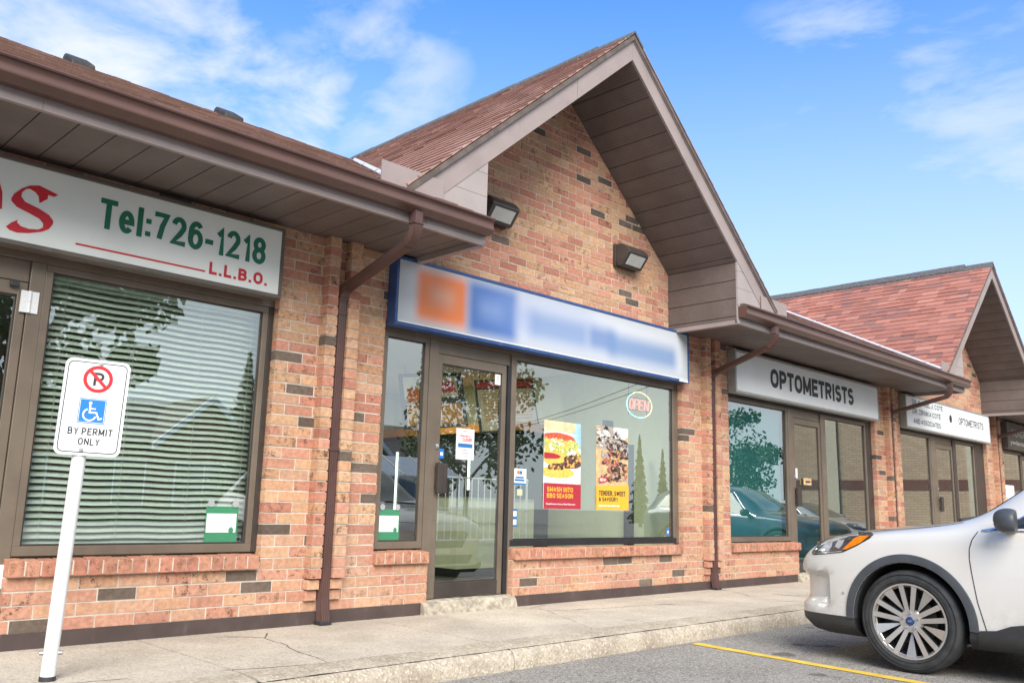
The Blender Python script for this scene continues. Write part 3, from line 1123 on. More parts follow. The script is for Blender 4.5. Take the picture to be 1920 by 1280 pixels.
def header(a, b, mat, z0=2.402, z1=2.495):
    mb = MB()
    mb.box(a+0.002, b-0.002, FY0-0.003, FY1+0.003, z0, z1)
    return mb.build('storefront_header', mat, plaza, bevel=0.003)


def bar(x0, x1, z0, z1, mat, y0=FY0-0.004, y1=FY1+0.004):
    mb = MB()
    mb.box(x0, x1, y0, y1, z0, z1)
    return mb.build('mullion', mat, plaza, bevel=0.003)


# shop with blinds (far left)
header(-1.10, 3.39, 'bronze_frame')
window(1.780, 3.300, 0.607, 2.355, 'bronze_frame', 'window_glass')
bar(3.346, 3.386, 0.546, 2.400, 'bronze_dark')
bar(1.645, 1.733, 0.03, 2.400, 'bronze_frame')
d0 = door(0.70, 1.640, 0.06, 2.255, 'bronze_frame', 'window_glass', None)
bar(0.70, 1.643, 2.262, 2.400, 'bronze_frame', FY0+0.02)
bar(0.655, 0.697, 0.03, 2.400, 'bronze_frame')
for hz in (2.06, 0.36):
    mb = MB()
    mb.box(1.600, 1.648, FY0-0.014, FY0-0.0045, hz, hz+0.14)
    mb.box(1.655, 1.706, FY0-0.014, FY0-0.0045, hz, hz+0.14)
    mb.tube([(1.652, FY0-0.018, hz), (1.652, FY0-0.018, hz+0.07)], 0.0095, 10)
    mb.tube([(1.652, FY0-0.018, hz+0.072), (1.652, FY0-0.018, hz+0.14)], 0.0095, 10)
    for q in (0.03, 0.07, 0.11):
        mb.tube([(1.685, FY0-0.0165, hz+q), (1.685, FY0-0.012, hz+q)], 0.006, 8)
        mb.tube([(1.620, FY0-0.0165, hz+q), (1.620, FY0-0.012, hz+q)], 0.006, 8)
    mb.build('hinge', 'hinge_white', d0)
mb = MB()
mb.box(1.53, 1.58, FY0-0.03, FY0, 2.215, 2.25)
mb.build('door_stop', 'black_plastic', d0, bevel=0.004)
window(-1.0, 0.60, 0.607, 2.355, 'bronze_frame', 'window_glass')

# middle shop
header(4.41, 8.86, 'bronze_frame')
window(4.505, 4.925, 0.607, 2.355, 'bronze_frame', 'window_glass')
bar(4.973, 5.078, 0.115, 2.400, 'bronze_frame')
d1 = door(5.082, 5.962, 0.118, 2.280, 'bronze_frame', 'window_glass', 'l')
bar(5.082, 6.020, 2.286, 2.400, 'bronze_frame', FY0+0.016)
mb = MB()
mb.box(5.968, 5.990, FY0-0.008, FY1-0.02, 0.115, 2.283)
mb.box(5.994, 6.018, FY0-0.002, FY1-0.02, 0.115, 2.283)
mb.build('gear_hinge', 'black_gasket', d1, bevel=0.003)
bar(6.022, 6.048, 0.115, 2.400, 'bronze_frame')
window(6.095, 8.770, 0.607, 2.355, 'bronze_frame', 'window_glass', 'black_gasket')
bar(8.816, 8.858, 0.546, 2.400, 'bronze_frame')

# optometrists
header(9.90, 14.40, 'bronze_dark')
window(9.955, 11.545, 0.607, 2.355, 'bronze_frame', 'window_glass_green')
bar(11.592, 11.735, 0.115, 2.400, 'bronze_frame')
d2 = door(11.740, 12.600, 0.118, 2.280, 'bronze_frame', 'window_glass', 'l')
bar(11.740, 12.604, 2.286, 2.400, 'bronze_frame', FY0+0.016)
bar(12.606, 12.718, 0.115, 2.400, 'bronze_frame')
window(12.765, 14.16, 0.607, 2.355, 'bronze_frame', 'window_glass')
bar(14.207, 14.396, 0.546, 2.400, 'bronze_dark')
mb = MB()
mb.box(12.02, 12.24, FY0-0.005, FY0+0.008, 1.33, 1.43)
mb.box(12.06, 12.20, FY0-0.009, FY0-0.004, 1.365, 1.39, 1)
mb.build('mail_slot', ['food_board', 'bronze_dark'], d2, bevel=0.002)

# second optometrists bay
header(15.45, 19.95, 'bronze_dark')
window(15.55, 16.96, 0.607, 2.355, 'bronze_frame', 'window_glass')
bar(17.008, 17.265, 0.115, 2.400, 'bronze_frame')
d3 = door(17.27, 18.16, 0.118, 2.280, 'bronze_frame', 'window_glass', 'l')
bar(17.27, 18.164, 2.286, 2.400, 'bronze_frame', FY0+0.016)
bar(18.166, 18.32, 0.115, 2.400, 'bronze_dark')
window(18.37, 19.36, 0.607, 2.355, 'bronze_frame', 'window_glass')
bar(19.408, 19.946, 0.546, 2.400, 'bronze_dark')

# dental office bay
header(21.02, 25.5, 'bronze_dark')
window(21.12, 22.52, 0.607, 2.355, 'bronze_frame', 'window_glass')
door(22.62, 23.58, 0.06, 2.355, 'bronze_frame', 'window_glass', 'l')
window(23.68, 25.40, 0.607, 2.355, 'bronze_frame', 'window_glass')
header(26.5, 31.0, 'bronze_dark')
window(26.6, 27.92, 0.607, 2.355, 'bronze_frame', 'window_glass')
door(28.02, 28.98, 0.06, 2.355, 'bronze_frame', 'window_glass', 'l')
window(29.08, 30.9, 0.607, 2.355, 'bronze_frame', 'window_glass')

# door steps
for i, (a, b) in DOORS.items():
    if i == 0:
        continue
    mb = MB()
    n = 12
    vs, fs = [], []
    a0, b0 = a-0.06, b+0.02
    pr = [(0.2, 0.0), (0.2, 0.112), (0.06, 0.110), (-0.005, 0.100), (-0.035, 0.082), (-0.05, 0.03), (-0.06, 0.0)]
    for q in range(n+1):
        x = a0+(b0-a0)*q/n
        for (yy, zz) in pr:
            vs.append((x, yy+(random.uniform(-.004, .004) if yy < 0.05 else 0), zz+(random.uniform(-.003, .002) if 0.02 < zz and yy < 0.1 else 0)))
    m = len(pr)
    for q in range(n):
        for r in range(m-1):
            fs.append((q*m+r, q*m+r+1, (q+1)*m+r+1, (q+1)*m+r))
    fs += [list(range(m)), list(range(n*m+m-1, n*m-1, -1))]
    mb.add(vs, fs)
    mb.build('door_step', 'concrete_step', plaza, smooth=True, angle=45)

# ---------------------------------------------------------------- eaves
SOF = 3.05
YF = -0.93
EAVES = [(BX0, GAB[0]-GH-0.02), (GAB[0]+GH, GAB[1]-GH-0.02), (GAB[1]+GH, GAB[2]-GH-0.02)]


def planks(mb, P0, A, L, B, total, pitch=0.21, th=0.018, gap=0.008):
    """panels running along unit A for length L, stepped along unit B up to total; back side along A x B"""
    A = Vector(A).normalized()
    B = Vector(B).normalized()
    N = A.cross(B).normalized()
    P0 = Vector(P0)
    t = 0.0
    while t < total-0.01:
        w = min(pitch, total-t)
        a, b = t+gap/2, t+w-gap/2
        c = [P0+B*a, P0+A*L+B*a, P0+A*L+B*b, P0+B*b]
        mb.add(c+[p+N*th for p in c], [(0, 3, 2, 1), (4, 5, 6, 7), (0, 1, 5, 4), (1, 2, 6, 5), (2, 3, 7, 6), (3, 0, 4, 7)], 0)
        t += w
    c = [P0+N*0.006, P0+A*L+N*0.006, P0+A*L+B*total+N*0.006, P0+B*total+N*0.006]
    mb.add(c+[p+N*(th+0.02) for p in c], [(0, 3, 2, 1), (4, 5, 6, 7), (0, 1, 5, 4), (1, 2, 6, 5), (2, 3, 7, 6), (3, 0, 4, 7)], 1)


SLOPE = 0.49
YE, ZE = -1.0, 3.225           # lower edge of the main roof
RZ, RY = 5.655, 3.96           # ridge


def gutter(x0, x1):
    g = MB()
    # K-style profile (y,z), open at the top
    pr = [(-0.952, 3.205), (-0.952, 3.080), (-0.958, 3.072), (-1.010, 3.072), (-1.040, 3.090), (-1.060, 3.098), (-1.070, 3.104), (-1.071, 3.113), (-1.062, 3.119), (-1.056, 3.140), (-1.058, 3.168), (-1.066, 3.180), (-1.080, 3.185), (-1.085, 3.194), (-1.080, 3.203), (-1.062, 3.203), (-1.058, 3.196),
          (-1.054, 3.168), (-1.050, 3.140), (-1.052, 3.116), (-1.035, 3.094), (-0.965, 3.080), (-0.960, 3.205)]
    g.prism_x(pr[::-1], x0, x1)
    cap = [(-0.953, 3.198), (-0.953, 3.081), (-0.959, 3.073), (-1.010, 3.073), (-1.040, 3.091), (-1.060, 3.099), (-1.069, 3.105), (-1.069, 3.112), (-1.060, 3.120), (-1.055, 3.140), (-1.057, 3.168), (-1.066, 3.182), (-1.079, 3.187), (-1.083, 3.194)]
    g.prism_x(cap[::-1], x0-0.002, x0+0.002)
    g.prism_x(cap[::-1], x1-0.002, x1+0.002)
    return g.build('gutter', 'gutter_brown', plaza, smooth=True, angle=30)


for i, (a, b) in enumerate(EAVES):
    mb = MB()
    planks(mb, (a+0.002, -0.002, SOF), (0, -1, 0), 0.922, (1, 0, 0), b-a-0.004)
    mb.build('eave_soffit', ['soffit_panel', 'black_gasket'], plaza)
    f = MB()
    n = max(1, int((b-a)/2.44))
    x = a
    while x < b-0.01:
        x1 = min(b, x+2.44)
        f.box(x+0.001, x1-0.0005, YF-0.016, YF+0.006, 3.005, 3.22)
        x = x1
    f.box(a, b, YF+0.006, YF+0.02, 3.006, SOF-0.001)
    f.box(b-0.03, b+0.031, YF+0.0205, -0.004, 3.002, 3.0485)
    if i:
        f.box(a-0.012, a+0.05, YF+0.0205, -0.004, 3.002, 3.0485)
    f.build('eave_fascia', 'fascia_metal', plaza)
    gutter(a, b+0.0 if i else b)

# ---------------------------------------------------------------- roofs
WEATH_DARK = [(0.21, 0.130, 0.106), (0.25, 0.155, 0.128), (0.17, 0.105, 0.088), (0.29, 0.185, 0.155), (0.22, 0.13, 0.105)]
WEATH = [(0.36, 0.215, 0.175), (0.40, 0.245, 0.20), (0.31, 0.18, 0.148), (0.43, 0.275, 0.23), (0.37, 0.215, 0.172)]
REDS = [(0.385, 0.158, 0.118), (0.41, 0.180, 0.138), (0.335, 0.146, 0.118), (0.270, 0.135, 0.115), (0.42, 0.195, 0.150), (0.36, 0.154, 0.120)]


def shingles(mb, O, U, V, ulen, vlen, pal, ok=None, e=0.142, butt=0.013, seed=1, pal_w=None, lift=0.3):
    r = random.Random(seed)
    O, U, V = Vector(O), Vector(U).normalized(), Vector(V).normalized()
    N = U.cross(V).normalized()
    if N.z < 0:
        N = -N
    nrow = int(math.ceil(vlen/e))
    for j in range(nrow):
        v0 = j*e
        v1 = min(vlen, v0+e+0.02)
        u = -r.uniform(0, 0.3)
        while u < ulen:
            w = r.uniform(0.13, 0.36)
            a, b = max(0, u), min(ulen, u+w)
            u += w
            if b-a < 0.01:
                continue
            m = O+U*((a+b)/2)+V*v0
            if ok and not ok(m):
                continue
            h = butt+(0.006 if r.random() < lift else 0)+r.uniform(-.001, .001)
            c = r.choices(pal, pal_w)[0]
            g = r.uniform(0.88, 1.12)
            vv = v0+r.uniform(-0.003, 0.003)
            p = [O+U*a+V*vv, O+U*b+V*vv, O+U*b+V*v1, O+U*a+V*v1]
            mb.add([p[0]+N*0.0, p[1]+N*0.0, p[0]+N*h, p[1]+N*h, p[2]+N*0.003, p[3]+N*0.003],
                   [(0, 1, 3, 2), (2, 3, 4, 5), (0, 2, 5), (1, 4, 3)], 0, (c[0]*g, c[1]*g, c[2]*g, 1))


def gable_edge(xc, dx, o=0.0):
    return 5.695+o-0.869*dx


sl = math.atan(SLOPE)
cosS, sinS = math.cos(sl), math.sin(sl)


def main_z(y):
    return ZE+SLOPE*(y-YE)


def in_front_of_gable(m):
    for xc in GAB:
        if abs(m.x-xc) < GH+0.24 and m.y < 0.25:
            return False
        # hidden under the gable roof
        if gable_edge(xc, abs(m.x-xc)) > main_z(m.y)+0.25 and m.y > -0.9:
            return False
    return True


mb = MB()
L = (RY-YE)/cosS
shingles(mb, (BX0, YE-0.03, ZE-0.015), (1, 0, 0), (0, cosS, sinS), BX1-BX0, L+0.03, WEATH_DARK, in_front_of_gable, seed=3, butt=0.019)
# deck under the shingles
for a, b, y0 in ((BX0, EAVES[0][1]-0.05, YE), (EAVES[0][1]-0.05, EAVES[1][0]+0.05, 0.22), (EAVES[1][0]+0.05, EAVES[1][1]-0.05, YE), (EAVES[1][1]-0.05, EAVES[2][0]+0.05, 0.22), (EAVES[2][0]+0.05, EAVES[2][1]-0.05, YE), (EAVES[2][1]-0.05, BX1, 0.22)):
    mb.prism_x([(y0, main_z(y0)-0.06), (RY, RZ-0.06), (RY, RZ-0.003), (y0, main_z(y0)-0.003)], a, b, 1)
mb.prism_x([(RY, RZ-0.06), (9.1, 3.2), (9.1, 3.26), (RY, RZ-0.001)], BX0, BX1, 1)
roof = mb.build('main_roof', ['shingle_weathered', 'far_roof'], plaza, color=True)
mb = MB()
x = BX0
r_ = random.Random(9)
while x < BX1:
    mb.prism_x([(RY-0.13, RZ-0.055), (RY, RZ+0.018+r_.uniform(0, .006)), (RY+0.13, RZ-0.055), (RY+0.12, RZ-0.07), (RY, RZ), (RY-0.12, RZ-0.07)], x, x+0.20)
    x += 0.205
mb.build('ridge_cap', 'ridge_cap', roof)
for vx in (2.72, 4.49, -0.2, 12.6, 24.2):
    mb = MB()
    y0 = RY-0.38
    zb = main_z(y0)
    mb.prism_x([(y0, zb-0.02), (y0+0.34, main_z(y0+0.34)-0.02), (y0+0.34, main_z(y0+0.34)+0.05), (y0+0.28, main_z(y0+0.34)+0.075), (y0+0.05, zb+0.105), (y0, zb+0.075)], vx, vx+0.25)
    mb.build('roof_vent', 'vent_dark', roof, bevel=0.02)


def gable_roof(xc, idx):
    red = idx == 1
    mat = 'shingle_red' if red else 'shingle_weathered'
    pal = REDS if red else WEATH
    T = math.atan(0.869)
    ct, st = math.cos(T), math.sin(T)
    DX = 2.80
    Ls = DX/ct
    yF, yB = -0.985, 3.95
    mb = MB()

    def ok(m):
        return m.z > main_z(m.y)-0.15 if m.y > -0.9 else True
    for s in (-1, 1):
        O = (xc+s*DX, yF, 5.71-0.869*DX)
        shingles(mb, O, (0, 1, 0), (-s*ct, 0, st), yB-yF, Ls, pal, ok, seed=20+idx*2+s, e=0.145 if red else 0.140, butt=0.013 if red else 0.017, lift=0.5 if red else 0.12)
        poly = [(xc, 5.700), (xc+s*DX, 5.700-0.869*DX), (xc+s*DX, 5.645-0.869*DX), (xc, 5.645)]
        mb.prism_y(poly if s < 0 else poly[::-1], yF+0.004, yB, 1)
    g = mb.build('gable_roof', [mat, 'far_roof'], plaza, color=True)
    # ridge cap shingles, and the ridge vent on the red one
    mb = MB()
    y = yF-0.005
    rr = random.Random(31+idx)
    y_start = yF-0.005
    while y < yB-0.1:
        h = 0.012+rr.uniform(0, .006)
        if red and y > -0.65:
            h += 0.035
        if not red and y > -0.72:
            h += 0.012
        mb.prism_y([(xc-0.14, 5.72-0.118), (xc-0.125, 5.72-0.124), (xc, 5.716), (xc+0.125, 5.72-0.124), (xc+0.14, 5.72-0.118), (xc+0.14, 5.72-0.118+h), (xc, 5.728+h), (xc-0.14, 5.72-0.118+h)], y, y+0.245)
        y += 0.25
    mb.build('ridge_cap', 'ridge_cap', g)
    if not red:
        mb = MB()
        mb.prism_x([(-0.72, 5.50), (-0.46, 5.50), (-0.46, 5.735), (-0.50, 5.775), (-0.68, 5.775), (-0.72, 5.735)], xc+0.10, xc+0.36)
        mb.build('roof_vent', 'vent_dark', g, bevel=0.02)
    # raking fascia: board with a drip trim above it
    f = MB()
    for s in (-1, 1):
        def seg(d0, d1, zo, zi, y0, y1, mi):
            po = [(xc+s*d0, zo-0.869*d0), (xc+s*d0, zi-0.869*d0), (xc+s*d1, zi-0.869*d1), (xc+s*d1, zo-0.869*d1)]
            f.prism_y(po if s > 0 else po[::-1], y0, y1, mi)
        seg(0.001, 0.845, 5.640, 5.428, -0.955, YF, 0)
        seg(0.848, 2.70, 5.640, 5.428, -0.953, YF, 0)
        seg(0.001, 0.845, 5.697, 5.638, -0.972, YF+0.01, 0)
        seg(0.848, 2.76, 5.697, 5.638, -0.970, YF+0.01, 0)
        for d in (0.3, 1.05, 1.7, 2.3):
            f.tube([(xc+s*d, -0.975, 5.665-0.869*d), (xc+s*d, -0.968, 5.665-0.869*d)], 0.006, 8, 1)
    f.build('raking_fascia', ['fascia_metal', 'black_gasket'], g)
    # sloping soffit and the two boxed returns
    so = MB()
    for s in (-1, 1):
        ang = math.atan(0.869)
        Bv = (s*math.cos(ang), 0, -math.sin(ang))
        P0 = (xc, -0.002, 5.425) if s > 0 else (xc, YF+0.004, 5.425)
        Av = (0, -1, 0) if s > 0 else (0, 1, 0)
        planks(so, P0, Av, 0.925, Bv, GH/math.cos(ang))
        zt = 5.425-0.869*GH
        P0 = (xc+s*GH, -0.002, zt) if s > 0 else (xc+s*GH, YF+0.004, zt)
        planks(so, P0, Av, 0.925, (0, 0, -1), zt-3.012)
    so.build('gable_soffit', ['soffit_panel', 'black_gasket'], g)
    # light siding closing the returns at the front
    for s in (-1, 1):
        si = MB()
        zt = 5.46-0.869*GH
        d_end = GH+0.62
        z = 3.02
        while z < zt:
            z1 = min(z+0.2, zt)
            da, db = min(d_end, (5.46-z)/0.869), min(d_end, (5.46-z1)/0.869)
            po = [(xc+s*GH, z+0.003), (xc+s*max(da, GH), z+0.003), (xc+s*max(db, GH+0.002), z1), (xc+s*GH, z1)]
            si.prism_y(po if s > 0 else po[::-1], YF-0.018, YF+0.003)
            z = z1
        si.build('gable_return_siding', 'siding_metal', g)
    # splash guards on the gutter and white valley flashing
    for s in (-1, 1):
        sg = MB()
        a, b = xc+s*2.44, xc+s*3.04
        lo, hi = min(a, b), max(a, b)
        sg.box(lo, hi, -0.972, -0.962, 3.15, 3.415)
        sg.build('splash_guard', 'fascia_metal', g)
        fl = MB()
        pa = Vector((xc+s*(5.705-main_z(-0.90))/0.869, -0.90, main_z(-0.90)+0.02))
        pb = Vector((xc+s*(5.705-main_z(3.7))/0.869, 3.7, main_z(3.7)+0.025))
        w1 = Vector((-s*0.04, 0, 0.035+0.012))
        w2 = Vector((s*0.055, 0, 0.015))
        fl.add([pa, pb, pb+w1, pa+w1, pb+w2, pa+w2] + [p-Vector((0, 0, 0.01)) for p in (pa, pb, pb+w1, pa+w1, pb+w2, pa+w2)],
               [(0, 1, 2, 3), (0, 5, 4, 1), (6, 9, 8, 7), (6, 7, 10, 11), (0, 3, 9, 6), (0, 6, 11, 5), (3, 2, 8, 9), (5, 11, 10, 4), (2, 1, 7, 8), (1, 4, 10, 7)])
        fl.build('valley_flashing', 'flashing_white', g)


for i, xc in enumerate(GAB):
    gable_roof(xc, i)

# ---------------------------------------------------------------- downspouts
DS = [(3.922, 3.905), (9.435, 9.30), (14.93, 15.03), (20.48, 20.55)]


def rectprof(w, d, rib=0.0035, n=5):
    """corrugated rectangular section"""
    pts = []
    cn = [(-w/2, -d/2), (w/2, -d/2), (w/2, d/2), (-w/2, d/2)]
    for i in range(4):
        a, b = Vector(cn[i]+(0,)), Vector(cn[(i+1) % 4]+(0,))
        nrm = Vector(((b-a).y, -(b-a).x, 0)).normalized()
        for q in range(n*2):
            t = (q+0.5)/(n*2)
            p = a.lerp(b, t)+nrm*(-rib if q % 2 else 0)
            pts.append((p.x, p.y))
    return pts


def downspout(xw, xt):
    mb = MB()
    pr = rectprof(0.082, 0.060)
    YW = -0.045
    # outlet, upper elbow, diagonal run, lower elbow, vertical run with a kick at the foot
    up_ = Vector((0, -1, 0.0001))
    top = Vector((xt, -1.010, 3.085))
    mb.sweep([top, (xt, -1.010, 2.985)], pr, upv=Vector((0, 1, 0)))
    e = []
    for i in range(9):
        t = i/8
        a = rad(0+68*t)
        e.append((xt+(xw-xt)*0.06*t, -1.010+0.15*(1-math.cos(a)), 2.985-0.15*math.sin(a)))
    sc = [1.05 if i % 2 else 0.98 for i in range(9)]
    mb.sweep(e, pr, upv=Vector((0, 1, 0.3)), scales=sc)
    s0 = Vector(e[-1])
    s1 = Vector((xw, YW-0.085, 2.640))
    mb.sweep([s0, s1], pr, upv=Vector((0, 0.6, 1)))
    e2 = []
    for i in range(7):
        t = i/6
        p = Vector((xw, YW-0.085, 2.640)).lerp(Vector((xw, YW, 2.600)), min(1, t*1.3))
        e2.append((xw, YW-0.085+0.085*math.sin(t*math.pi/2), 2.640-0.045*t-0.075*t*t))
    mb.sweep(e2, pr, upv=Vector((0, 0.9, 0.5)), scales=[1.05 if i % 2 else 0.98 for i in range(7)])
    mb.sweep([(xw, YW, 2.53), (xw, YW, 0.20)], pr, upv=Vector((0, 1, 0)))
    mb.sweep([(xw, YW, 0.20), (xw, YW-0.012, 0.10), (xw, YW-0.03, 0.012)], pr, upv=Vector((0, 1, 0)), scales=[1.0, 1.06, 1.06])
    d = mb.build('downspout', 'downspout_brown', plaza, smooth=True, angle=25)
    for z in (2.42, 1.32):
        st = MB()
        st.box(xw-0.047, xw+0.047, YW-0.034, YW+0.032, z, z+0.03)
        st.build('strap', 'downspout_brown', d, bevel=0.003)
    st = MB()
    st.box(xt-0.046, xt+0.046, -1.045, -0.974, 2.98, 2.996)
    st.build('collar', 'downspout_brown', d, bevel=0.003)
    ft = MB()
    ft.box(xw-0.05, xw+0.05, YW-0.070, YW+0.03, 0.003, 0.030)
    ft.build('foot_seal', 'black_plastic', d, bevel=0.006)


for a, b in DS:
    downspout(a, b)

# ---------------------------------------------------------------- shop interiors
def room(x0, x1, y1, left, back, right, floor='floor_dark', zc=2.78):
    mb = MB()
    y0 = 0.202
    mb.box(x0-0.05, x0, y0, y1, 0.09, zc, 0)
    mb.box(x0-0.05, x1+0.05, y1, y1+0.05, 0.09, zc, 1)
    mb.box(x1, x1+0.05, y0, y1, 0.09, zc, 2)
    mb.box(x0, x1, y0, y1, 0.04, 0.09, 3)
    mb.box(x0-0.05, x1+0.05, y0, y1+0.05, zc, zc+0.05, 4)
    return mb.build('shop_interior', [left, back, right, floor, 'ceiling_white'], plaza)


room(-1.3, 3.55, 5.0, 'wall_pale', 'wall_tan', 'wall_tan')
room(4.2, 9.25, 6.2, 'wall_pale', 'wall_pale', 'wall_lime')
room(9.65, 14.7, 4.0, 'wall_teal', 'wall_teal', 'wall_teal')
room(15.2, 20.2, 4.0, 'wall_tan', 'wall_tan', 'wall_tan')
room(20.8, 25.8, 4.0, 'wall_tan', 'wall_tan', 'wall_tan')
room(26.3, 31.2, 4.0, 'wall_tan', 'wall_tan', 'wall_tan')


def pot_light(x, y, where, power, zc=2.775):
    t = thing('pot_light', 'small round pot light glowing in the ceiling '+where, 'ceiling light', (x, y, zc), 'pot lights in the food shop ceiling')
    mb = MB()
    mb.lathe([(zc+0.003, 0.0), (zc-0.002, 0.07)], 'z', 20, (x, y, 0))
    mb.build('bulb', 'pot_light_glow', t)
    mb = MB()
    mb.lathe([(zc+0.004, 0.072), (zc-0.006, 0.072), (zc-0.006, 0.09), (zc+0.004, 0.092)], 'z', 20, (x, y, 0))
    mb.build('trim', 'ceiling_white', t, smooth=True)
    l = bpy.data.lights.new('pot_lamp', 'AREA')
    l.shape = 'DISK'
    l.size = 0.14
    l.energy = power
    l.color = (1.0, 0.95, 0.86)
    o = bpy.data.objects.new('pot_lamp', l)
    COL.objects.link(o)
    o.parent = t
    o.location = (0, 0, -0.012)


pot_light(5.4, 1.3, 'just inside the shop door', 20)
pot_light(7.6, 1.1, 'over the poster window', 20)
pot_light(5.6, 3.8, 'at the rear on the left', 20)
pot_light(7.9, 3.6, 'at the rear by the freezers', 20)

# food shop fittings
t = thing('service_counter', 'lime fronted service counter with black top band inside the food shop', 'counter', (7.6, 2.1, 0.09))
mb = MB()
mb.box(6.95, 8.25, 1.85, 2.40, 0.19, 1.02)
mb.build('counter_body', 'wall_lime', t)
mb = MB()
mb.box(6.93, 8.27, 1.83, 2.42, 1.022, 1.10)
mb.box(7.0, 8.2, 1.88, 2.38, 0.091, 0.188)
mb.build('counter_top', 'black_gasket', t)
t = thing('display_freezer', 'dark glass door display freezer with upright white tube lights along the shop wall', 'freezer', (8.85, 4.2, 0.09))
mb = MB()
mb.box(8.60, 9.22, 2.50, 6.1, 0.095, 1.90)
mb.build('cabinet', 'freezer_dark', t)
for i in range(4):
    mb = MB()
    mb.box(8.575, 8.598, 2.62+i*0.85, 2.65+i*0.85, 0.75, 1.72)
    mb.build('tube_light', 'freezer_light', t)
mb = MB()
mb.box(8.50, 9.24, 2.45, 6.15, 1.95, 2.07)
tag(mb.build('canopy_band', 'band_orange'), 'long amber lit canopy band running above the freezers', 'canopy')
for i, (x, y, lab) in enumerate(((7.55, 3.1, 'hanging menu board with food pictures seen through the shop door'), (8.55, 2.7, 'cream hanging price list with a red heading seen at the door edge'))):
    t = thing('menu_board', lab, 'menu board', (x, y, 2.3), 'menu boards hanging from the ceiling')
    t.rotation_euler = (rad(-10), rad(-6), rad(-22))
    m = MB()
    m.box(-0.45, 0.45, -0.015, 0.015, -0.38, 0.38)
    m.build('panel', 'menu_dark', t, local=True)
    m = MB()
    if i == 0:
        m.prism_y([(-0.40, 0.02), (0.36, 0.04), (0.36, 0.33), (-0.40, 0.33)], -0.020, -0.016, 0)
        m.prism_y([(-0.36, -0.02), (0.1, -0.02), (0.1, 0.16), (-0.36, 0.16)], -0.024, -0.021, 1)
        m.prism_y([(-0.40, -0.34), (0.40, -0.34), (0.38, -0.06), (-0.38, -0.04)], -0.020, -0.016, 2)
        m.prism_y([(0.02, 0.10), (0.34, 0.10), (0.30, 0.26), (0.05, 0.24)], -0.024, -0.021, 3)
    else:
        m.box(-0.42, 0.42, -0.020, -0.016, -0.35, 0.24, 0)
        m.box(-0.42, 0.42, -0.020, -0.016, 0.26, 0.35, 3)
        for q in range(9):
            m.box(-0.36, -0.02, -0.023, -0.021, 0.16-q*0.045, 0.178-q*0.045, 2)
            m.box(0.06, 0.36, -0.023, -0.021, 0.16-q*0.045, 0.178-q*0.045, 2)
    m.build('print', ['menu_cream', 'print_orange', 'food_bun_dark', 'print_red'], t, local=True)
    m = MB()
    m.tube([(-0.35, 0, 0.38), (-0.35, 0, 0.62)], 0.004, 6)
    m.build('cord', 'wire_black', t, local=True)
    m = MB()
    m.tube([(0.35, 0, 0.38), (0.35, 0, 0.62)], 0.004, 6)
    m.build('cord', 'wire_black', t, local=True)
mb = MB()
mb.box(8.45, 8.62, 0.86, 0.90, 1.58, 2.0)
tag(mb.build('menu_screen', ['menu_dark']), 'dark screen hanging below the neon sign inside the shop', 'screen')
mb = MB()
mb.box(9.19, 9.248, 1.02, 1.14, 0.09, 1.75)
tag(mb.build('wall_post', 'black_gasket'), 'black upright post standing against the lime shop wall', 'post')
t = thing('wire_rack', 'white wire rack of thin upright bars inside behind the door glass', 'rack', (6.75, 1.2, 0.09))
mb = MB()
for q in range(15):
    x = 6.1+q*0.095
    mb.box(x, x+0.008, 1.20, 1.208, 0.55, 1.22)
for z in (0.55, 0.88, 1.21):
    mb.box(6.08, 7.46, 1.190, 1.199, z, z+0.014)
for x in (6.08, 7.45):
    mb.box(x, x+0.016, 1.209, 1.225, 0.09, 1.24)
mb.build('wire_panel', 'metal_white', t)
# teal roller screens behind the optometrist glass
mb = MB()
mb.box(9.97, 11.53, 0.175, 0.180, 0.56, 2.38)
tag(mb.build('roller_screen', 'wall_teal'), 'teal roller screen drawn behind the left optometrist window', 'roller blind')

# blinds in the left shop window
t = thing('window_blind', 'pale green horizontal slat blind closed halfway behind the left shop window', 'blind', (2.54, 0.19, 0.60))
mb = MB()
rb = random.Random(2)
z = 0.618
while z < 2.33:
    x0, x1 = 1.745, 3.345
    n = 10
    vs = []
    tl = rad(39)+rb.uniform(-.03, .03)
    for q in range(n+1):
        x = x0+(x1-x0)*q/n
        sag = 0.0035*math.sin(q*1.7)+rb.uniform(-.0006, .0006)
        for w in (-0.025, -0.012, 0.0, 0.012, 0.025):
            vs.append((x, 0.19+w*math.cos(tl), z+w*math.sin(tl)+sag+0.0035*(1-(w/0.025)**2)))
    fs = []
    for q in range(n):
        for r in range(4):
            fs.append((q*5+r, q*5+r+1, q*5+r+6, q*5+r+5))
    mb.add(vs, fs)
    z += 0.0436
sl_ = mb.build('slats', 'blind_slat', t, smooth=True, angle=80)
md = sl_.modifiers.new('thickness', 'SOLIDIFY')
md.thickness = 0.0012
for x in (1.90, 2.38, 2.86, 3.26):
    mb = MB()
    mb.tube([(x, 0.163, 0.60), (x, 0.163, 2.34)], 0.0014, 5)
    mb.tube([(x, 0.217, 0.60), (x, 0.217, 2.34)], 0.0014, 5)
    mb.build('ladder_cord', 'blind_cord', t)
mb = MB()
mb.box(1.745, 3.345, 0.16, 0.22, 2.335, 2.385)
mb.build('head_rail', 'blind_slat', t)

# ================================================================== BOX SIGNS
SY = -0.125


